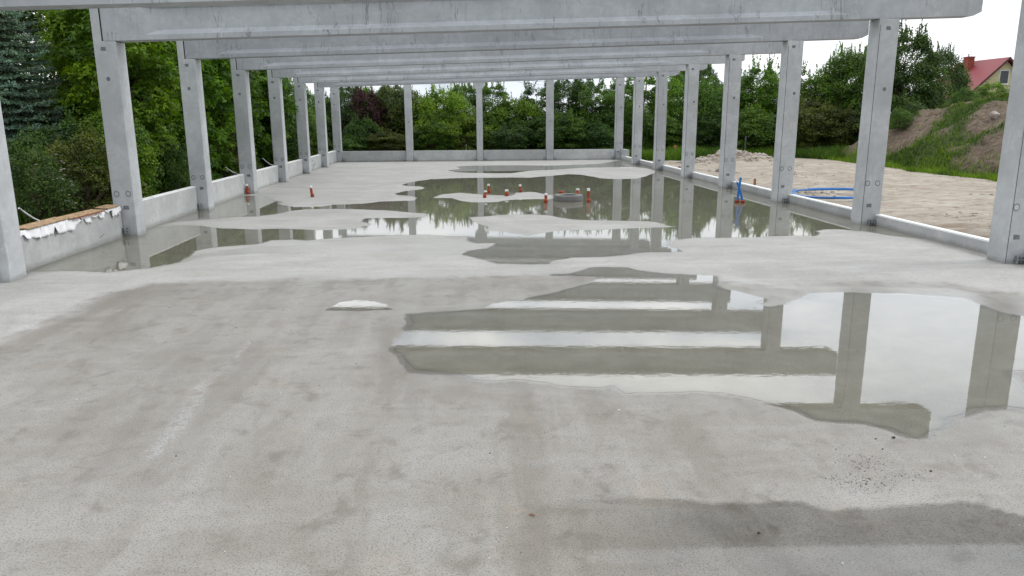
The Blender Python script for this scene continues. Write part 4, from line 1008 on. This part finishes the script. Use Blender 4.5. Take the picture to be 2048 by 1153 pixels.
# ------------------------------------------------------------------ house
HX, HY = 67.42, 80.0
t = empty('house', (HX, HY, 0)); tag(t, 'yellow house with a dark red roof behind the mound at the far right', 'house')
HW, RZ, EZ, LEN = 4.9, 9.05, 4.5, 8.2      # half width, ridge height, eave height, length
bm = bmesh.new(); prism(bm, [(-HW+.45, -1), (HW-.45, -1), (HW-.45, EZ+.2), (0, RZ-.15), (-HW+.45, EZ+.2)], 'y', 0, LEN-.5); bm_obj('wall', bm, M['render_wall'], t)
bm = bmesh.new()
sl = (RZ-EZ)/HW
for sg in (-1, 1):
    prism(bm, [(0, RZ), (sg*HW, EZ), (sg*HW, EZ+.16), (0, RZ+.16)], 'y', -.45, LEN)
rf = bm_obj('roof', bm, M['roof'], t)
bm = bmesh.new()
for sg in (-1, 1): prism(bm, [(0, RZ-.10), (sg*HW, EZ-.10), (sg*HW, EZ+.19), (0, RZ+.19)], 'y', -.50, -.452)
bm_obj('barge_board', bm, M['gutter'], rf)
bm = bmesh.new(); box(bm, -1.35, -.65, 4.3, 5.2, 6.8, 9.5); box(bm, -1.40, -.60, 4.25, 5.25, 9.5, 9.62)
ch = bm_obj('chimney', bm, M['brick'], rf)
bm = bmesh.new(); tube(bm, [(-1.15, 4.7, 9.62), (-1.15, 4.7, 9.95)], .09, 8); tube(bm, [(-.85, 4.7, 9.62), (-.85, 4.7, 10.3)], .02, 6); tube(bm, [(-1.05, 4.7, 10.2), (-.6, 4.7, 10.25)], .015, 5); bm_obj('flue', bm, M['galv'], ch)
wx, wz = -.05, 7.15
bm = bmesh.new(); box(bm, wx-.55, wx+.55, -.02, .05, wz-.75, wz+.75); wf = bm_obj('window', bm, M['frame'], t)
bm = bmesh.new(); box(bm, wx-.45, wx+.45, -.03, .0, wz-.65, wz+.65); bm_obj('pane', bm, M['pane'], wf)
bm = bmesh.new(); box(bm, wx-.62, wx+.62, -.10, -.02, wz-.82, wz-.76); bm_obj('sill', bm, M['frame'], wf)

# ------------------------------------------------------------------ foliage
def unit(v): return v / (np.linalg.norm(v, axis=-1, keepdims=True) + 1e-9)
def rdir(n): return unit(RNG.normal(size=(n, 3)))
def leaf_quads(C, N, S, asp=.62, tip=1.0):
    """rhombic leaves: centre C, normal N, length S"""
    n = len(C); a = unit(np.cross(N, rdir(n))); b = np.cross(N, a)
    L = S[:, None]
    P = np.stack([C - a*L*.5, C + b*L*asp*.5 - a*L*.05, C + a*L*.5*tip - N*L*.12, C - b*L*asp*.5 - a*L*.05], 1)
    return P
def maple_quads(C, N, S):
    n = len(C); a = unit(np.cross(N, rdir(n))); b = np.cross(N, a); L = S[:, None]; out = []
    for ang, ln in ((-1.05, .8), (0, 1.0), (1.05, .8)):
        d = a*math.cos(ang) + b*math.sin(ang); e = -a*math.sin(ang) + b*math.cos(ang)
        base = C - a*L*.3
        out.append(np.stack([base, base + d*L*ln*.55 + e*L*.20, base + d*L*ln - N*L*.15, base + d*L*ln*.55 - e*L*.20], 1))
    return np.concatenate(out, 0)
def mesh_from_quads(name, Q, T, mat):
    n = len(Q); return np_mesh(name, Q.reshape(-1, 3), np.arange(n*4).reshape(n, 4), mat, False, [('tint', 'FACE', T)])

def crown(seed, style, ncl, nlf, lsize):
    """unit tree: height 1, radius 1 (scaled by caller for each variant): returns quads, tints, clump centres"""
    global RNG
    RNG = np.random.default_rng(seed)
    H, Rr = style['H'], style['R']
    lob = RNG.uniform(0, 6.28, 4)
    cen = []; rad = []
    while len(cen) < ncl:
        h = RNG.uniform(style.get('base', .02), 1) ; th = RNG.uniform(0, 2*math.pi)
        e = style['env'](h) * (1 + .16*math.sin(2*th+lob[0]) + .12*math.sin(3*th+lob[1]+3*h) + .10*math.sin(7*h+lob[2]))
        if RNG.random() > e*1.0 + .12: continue
        r = Rr*e*RNG.uniform(.45, 1)**.6
        cen.append((r*math.cos(th), r*math.sin(th), h*H*.93 + .1)); rad.append(RNG.uniform(*style['rc']) * (.75 + .5*e))
    cen = np.array(cen); rad = np.array(rad)
    # main leaves in clumps
    ci = RNG.integers(0, ncl, ncl*nlf); n = len(ci)
    d = rdir(n); d[:, 2] = np.abs(d[:, 2]) - .45*RNG.random(n)
    u = RNG.uniform(.35, 1.05, n)**.5
    C = cen[ci] + d*u[:, None]*rad[ci][:, None]*np.array([1.05, 1.05, .85])
    N = unit(d*.5 + np.array([0, 0, .75]) + rdir(n)*.55)
    ct = RNG.uniform(.15, .85, ncl); T = np.clip(ct[ci] + RNG.normal(0, .15, n), 0, 1)
    S = lsize*RNG.uniform(.65, 1.3, n)
    Q = [(maple_quads if style.get('maple') else leaf_quads)(C, N, S)]; TT = [np.tile(T, 3) if style.get('maple') else T]
    # upright shoots breaking the outline
    for q in range(style.get('shoots', 0)):
        c0 = cen[RNG.integers(0, ncl)]
        if c0[2] < H*.6: c0 = cen[np.argmax(cen[:, 2] + RNG.uniform(0, H*.35, ncl))]
        L = RNG.uniform(.35, 1.0)*style.get('shootlen', .9); m = int(26*L/.5)
        ax = unit(np.array([RNG.normal(0, .22), RNG.normal(0, .22), 1]))
        tt = RNG.uniform(0, 1, m); d = rdir(m)
        C = c0 + ax*tt[:, None]*L*1.25 + d*(.12*(1.15-tt))[:, None]
        Q.append(leaf_quads(C, unit(d + np.array([0, 0, .5])), lsize*RNG.uniform(.6, 1.1, m))); TT.append(np.clip(RNG.uniform(.3, .9) + RNG.normal(0, .12, m), 0, 1))
    return np.concatenate(Q), np.concatenate(TT), cen
def trunk_mesh(name, H, r0, cen, seed, nl=12, lean=.15):
    rr = random.Random(seed); bm = bmesh.new()
    ax = [(lean*math.sin(q*.7+seed)*q/9, lean*math.cos(q*.5+seed)*q/9, H*.86*q/9 - .3*(q == 0)) for q in range(10)]
    tube(bm, ax, [r0*(1-.88*q/9) for q in range(10)], 9)
    idx = sorted(range(len(cen)), key=lambda i: -(cen[i][0]**2 + cen[i][1]**2) + rr.uniform(0, 4))[:nl]
    for i in idx:
        c = Vector(cen[i]); zb = max(.12*H, c.z*.55); q = min(8, int(zb/(H*.86)*9)); b0 = Vector(ax[q]).lerp(Vector(ax[q+1]), .5)
        mid = b0.lerp(c, .5) + Vector((rr.uniform(-.1, .1), rr.uniform(-.1, .1), .12))
        tube(bm, [b0, mid, c], [r0*.42, r0*.25, r0*.07], 6, False)
    me = bpy.data.meshes.new(name); bm.to_mesh(me); bm.free(); me.materials.append(M['bark'])
    return me
env_round = lambda h: math.sqrt(max(0, 1-(2*max(h-.12, 0)/1.76-.88*.0-.5)**2*2.6)) if h > .12 else .82
env_round = lambda h: .88 + .12*h/.4 if h < .4 else math.sqrt(max(0, 1-((h-.4)/.62)**2))
env_broad = lambda h: .72 + .28*h/.5 if h < .5 else math.sqrt(max(0, 1-((h-.5)/.53)**2))
env_tall = lambda h: .9 if h < .5 else .9*math.sqrt(max(0, 1-((h-.5)/.55)**2))
STY = {
 'broad': dict(H=7, R=2.8, env=env_broad, rc=(.35, .75), shoots=60, shootlen=.95),
 'round': dict(H=4.5, R=2.0, env=env_round, rc=(.28, .55), shoots=40, shootlen=.7),
 'shoots': dict(H=6, R=1.9, env=env_tall, rc=(.25, .5), shoots=46, shootlen=1.1),
 'maple': dict(H=8, R=2.3, env=env_broad, rc=(.30, .60), maple=True, shoots=10, shootlen=.5),
 'shrub': dict(H=2.6, R=1.2, env=env_round, rc=(.16, .34), shoots=22, shootlen=.45),
}
VAR = {}
for kind, cnt_, ncl, nlf, ls in (('broad', 3, 330, 130, .15), ('round', 3, 210, 120, .125), ('shoots', 2, 220, 120, .125), ('maple', 2, 300, 85, .16), ('shrub', 2, 150, 110, .075)):
    VAR[kind] = []
    for v_ in range(cnt_):
        st = STY[kind]; Q, T, cen = crown(100 + 17*v_ + len(kind)*3, st, ncl, nlf, ls)
        VAR[kind].append((mesh_from_quads(kind + '_crown', Q, T, M['leaf']), trunk_mesh(kind + '_trunk', st['H'], .05 + .016*st['H'], cen, v_), st))
def spruce_mesh(H, Rr, seed):
    rng = np.random.default_rng(seed); Q = []; T = []; bm = bmesh.new()
    tube(bm, [(0, 0, -.3), (0, 0, H*.5), (0, 0, H)], [.17, .10, .015], 9)
    z = .35
    while z < H*.98:
        L0 = Rr*(1-z/H)**.85 + .12; nb = int(7 + 5*(1-z/H)); th0 = rng.uniform(0, 6.28)
        for b in range(nb):
            th = th0 + b*2*math.pi/nb + rng.uniform(-.2, .2); L = L0*rng.uniform(.78, 1.1); t0 = rng.uniform(.2, .8)
            ts = np.linspace(.08, 1, max(4, int(L/.085)))
            dirr = np.array([math.cos(th), math.sin(th), 0]); per = np.array([-math.sin(th), math.cos(th), 0])
            pz = lambda t: z - .20*L*np.sin(t*math.pi*.62) + .10*L*t**3
            tube(bm, [(0, 0, z), tuple(dirr*L*.5 + np.array([0, 0, float(pz(.5))])), tuple(dirr*L*.95 + np.array([0, 0, float(pz(.95))]))], [.03, .018, .006], 5, False)
            for t in ts:
                sl_ = (.42*L*(1-t)*.9 + .10) * min(1, t*3)
                for sg in (-1, 1):
                    tl = sl_*rng.uniform(.7, 1.15); m = max(2, int(tl/.055))
                    uu = (np.arange(m)+rng.random(m))/m
                    dd = unit((per*sg*.85 + dirr*.55)[None])[0]
                    C = (dirr*L*t)[None] + dd[None]*(uu*tl)[:, None] + np.array([0, 0, 1])[None]*(pz(t) - .10*uu*tl - .02)[:, None]
                    for rep in range(3):
                        ax = unit(dd[None]*.8 + rng.normal(0, .55, (m, 3)) + np.array([0, 0, .12])); nn_ = unit(np.cross(ax, rng.normal(size=(m, 3)))); sd = np.cross(nn_, ax)
                        l_ = (.085*rng.uniform(.7, 1.3, m))[:, None]; w_ = .020
                        Q.append(np.stack([C, C + ax*l_*.45 + sd*w_, C + ax*l_, C + ax*l_*.45 - sd*w_], 1)); T.append(np.clip(t0 + rng.normal(0, .14, m) + .25*(uu-.5), 0, 1))
        z += .30*(1 - .35*z/H)
    Q = np.concatenate(Q); T = np.concatenate(T)
    me = bpy.data.meshes.new('spruce_trunk'); bm.to_mesh(me); bm.free(); me.materials.append(M['bark'])
    return mesh_from_quads('spruce_needles', Q, T, M['needle']), me
SPM = spruce_mesh(9, 2.7, 5)
TC = {'dark': (.042, .088, .020), 'mid': (.066, .138, .022), 'bright': (.080, .168, .016), 'lime': (.108, .195, .018), 'olive': (.072, .100, .022), 'purple': (.050, .018, .026), 'spruce': (.12, .20, .165)}
trr = random.Random(5); nvar = {}
for x, y, tz, rr_, kind, cl, label in TREES:
    base = kind if kind != 'rose' else 'shrub'
    isbush = rr_ < 1.5 or tz < 4.4
    name = {'spruce': 'spruce_tree', 'maple': 'maple_tree'}.get(kind, 'rose_bush' if kind == 'rose' else ('bush' if isbush else 'tree'))
    g0 = -.3
    if x > 37.5 and y < 60: g0 = float(mound_h(np.array([x]), np.array([y]))[0]) - .1
    t = empty(name, (x, y, g0), trr.uniform(0, 6.28))
    tag(t, label, 'bush' if 'bush' in name else 'tree', 'bushes around the site' if 'bush' in name else 'trees around the site')
    if kind == 'spruce': cm, tm = SPM; Hs, Rs = 9, 2.7
    else:
        lst = VAR[base]; k_ = nvar.get(base, 0); nvar[base] = k_+1
        cm, tm, st = lst[k_ % len(lst)]; Hs, Rs = st['H'], st['R']
    sc = (tz - g0)/Hs; sr = rr_/Rs
    t.scale = (sr, sr, sc)
    co = link('crown', cm, t); col = TC[cl]; jv = trr.uniform(.88, 1.14); jh = trr.uniform(-.08, .08)
    co.color = (col[0]*jv*(1+jh), col[1]*jv, col[2]*jv*(1-jh), 1)
    link('trunk', tm, t)
    if kind == 'rose':
        rng = np.random.default_rng(3); Cc = np.stack([rng.normal(0, .62, 34), rng.uniform(-1, -.3, 34), rng.uniform(.7, 2.3, 34)], 1)
        th = rng.uniform(-1.2, 1.6, 34) - t.rotation_euler.z; rq = rng.uniform(.95, 1.25, 34)
        Cc = np.stack([rq*np.cos(th), rq*np.sin(th) - 0, rng.uniform(.6, 2.5, 34)], 1)
        Qs = []
        for c_ in Cc:
            for a_ in range(5):
                an = a_*1.2566; d_ = np.array([math.cos(an), math.sin(an), .35]); e_ = np.array([-math.sin(an), math.cos(an), 0])
                Qs.append([c_, c_ + d_*.04 + e_*.028, c_ + d_*.065, c_ + d_*.04 - e_*.028])
        link('blossoms', mesh_from_quads('blossoms', np.array(Qs), np.full(len(Qs), .5), M['petal']), t)

# far wood closing the view behind the individual trees
def far_wood(name, pts, label):
    cm, tm, st = VAR['round'][0]
    Q = []; T = []
    rng = np.random.default_rng(11)
    me = cm; nq = len(me.polygons); co = np.empty(nq*12, np.float32); me.vertices.foreach_get('co', co); co = co.reshape(nq, 4, 3)
    ti = np.empty(nq, np.float32); me.attributes['tint'].data.foreach_get('value', ti)
    for x, y, h, r in pts:
        sel = rng.random(nq) < .55; q = co[sel].copy(); a = rng.uniform(0, 6.28); ca, sa = math.cos(a), math.sin(a)
        q2 = np.stack([(q[..., 0]*ca - q[..., 1]*sa)*r/2 + x, (q[..., 0]*sa + q[..., 1]*ca)*r/2 + y, q[..., 2]*h/4.5 - .3], -1)
        Q.append(q2); T.append(np.clip(ti[sel] + rng.uniform(-.2, .2), 0, 1))
    o = link(name, mesh_from_quads(name, np.concatenate(Q), np.concatenate(T), M['leaf'])); o.color = (.028, .058, .016, 1)
    tag(o, label, kind='stuff')
wr_ = random.Random(9)
pts = [(-14 + 2.6*i + wr_.uniform(-.6, .6), 71 + wr_.uniform(-1, 3), wr_.uniform(3.6, 4.7), 2.5) for i in range(22)]
far_wood('distant_wood', pts, 'dark wood behind the line of trees at the far end')
pts = [(-7.5 - wr_.uniform(0, 3), 20 + 2.4*i, wr_.uniform(4.5, 6.5) - i*.08, 2.6) for i in range(19)]
far_wood('wood_belt', pts, 'dark undergrowth behind the trees along the left side')

# weeds: upright blades and small leaves
def weeds(name, P, H, label, col, mat='grass', wd=.014):
    n = len(P); rng = np.random.default_rng(len(P))
    ax = unit(np.stack([rng.normal(0, .30, n), rng.normal(0, .30, n), np.ones(n)], 1)); sd = unit(np.cross(ax, rng.normal(size=(n, 3))))
    W_ = wd*rng.uniform(.7, 1.6, n)[:, None]; L = H[:, None]
    bend = np.stack([rng.normal(0, .25, n), rng.normal(0, .25, n), np.zeros(n)], 1)*L
    Q = np.stack([P - sd*W_, P + sd*W_, P + ax*L + bend + sd*W_*.2, P + ax*L + bend - sd*W_*.2], 1)
    o = link(name, mesh_from_quads(name, Q, np.clip(rng.normal(.5, .25, n) + .5*fbm(P[:, 0]*.7, P[:, 1]*.7, 2, 5), 0, 1), M[mat])); o.color = (*col, 1)
    tag(o, label, kind='stuff'); return o
rng = np.random.default_rng(77)
n = 60000; x = rng.uniform(20, 42, n); y = rng.uniform(55, 62.5, n); kk = (sdf(x, y, SANDP) < -.05 + .25*fbm(x*1.2, y*1.2, 2, 7)) & ((x > 21.9) | (y > 58.4))
x, y = x[kk], y[kk]; weeds('long_grass', np.stack([x, y, np.full(len(x), -.3)], 1), rng.uniform(.45, 1.2, len(x))*(1+.35*fbm(x*.6, y*.6, 2, 8)), 'long green grass between the sand and the trees', (.075, .15, .022), wd=.022)
n = 42000; x = rng.uniform(35.0, 38.2, n); y = rng.uniform(24, 57, n); kk = (sdf(x, y, SANDP) < -.02 + .3*fbm(x*.8, y*.8, 2, 9)) & (rng.random(n) < np.exp(-np.clip(x-36.0, 0, 9)*1.6))
x, y = x[kk], y[kk]; zz_ = np.maximum(-.3, mound_h(x, y)); weeds('verge_grass', np.stack([x, y, zz_], 1), rng.uniform(.18, .55, len(x))*(1+.6*fbm(x*.6, y*.6, 2, 18)), 'bright green weeds along the foot of the earth mound', (.10, .18, .022), wd=.018)
n = 90000; x = rng.uniform(36.4, 56, n); y = rng.uniform(26, 60, n); z_ = mound_h(x, y); g = greenf(x, y, z_)
kk = rng.random(n) < np.clip(g*1.2-.1, .02, 1); x, y, z_ = x[kk], y[kk], z_[kk]
weeds('mound_grass', np.stack([x, y, z_], 1), rng.uniform(.06, .26, len(x)), 'patches of grass and weeds growing on the earth mound', (.066, .118, .024), wd=.03)
n = 9000; x = rng.uniform(-6, -.7, n); y = rng.uniform(14, 58, n)
weeds('side_grass', np.stack([x, y, np.full(n, -.3)], 1), rng.uniform(.2, .7, n), 'grass and weeds behind the left wall', (.05, .10, .02), wd=.02)

# bushes on top of the mound
for q, (x, y, s, cl, lb) in enumerate(((47.3, 53.5, .95, 'lime', 'yellow-green bush on top of the mound below the red roof'), (44.6, 52.6, .62, 'mid', 'small dark green bush on the crest of the mound'), (49.6, 53.2, 1.1, 'lime', 'bright yellow-green bush on the mound below the house window'), (46.6, 56.0, 1.05, 'olive', 'olive bush on the mound in front of the house roof'),
                                   (50.5, 50.5, .85, 'mid', 'green bush on the mound beside the nearest right column'), (39.4, 51.5, .55, 'mid', 'small green sapling on the left slope of the mound'), (41.4, 53.4, .42, 'dark', 'grey-green tuft on the left end of the mound crest'), (52.0, 54.5, 1.2, 'mid', 'green bush right of the house on the mound'), (48.7, 49.5, .7, 'lime', 'low light green bush on the right slope of the mound'))):
    cm, tm, st = VAR['shrub'][q % 2]
    t = empty('bush', (x, y, float(mound_h(np.array([x]), np.array([y]))[0]) - .1), q*1.3); t.scale = (s*1.25, s*1.25, s*1.05)
    tag(t, lb, 'bush', 'bushes on the earth mound')
    co = link('crown', cm, t); co.color = (*TC[cl], 1); link('trunk', tm, t)
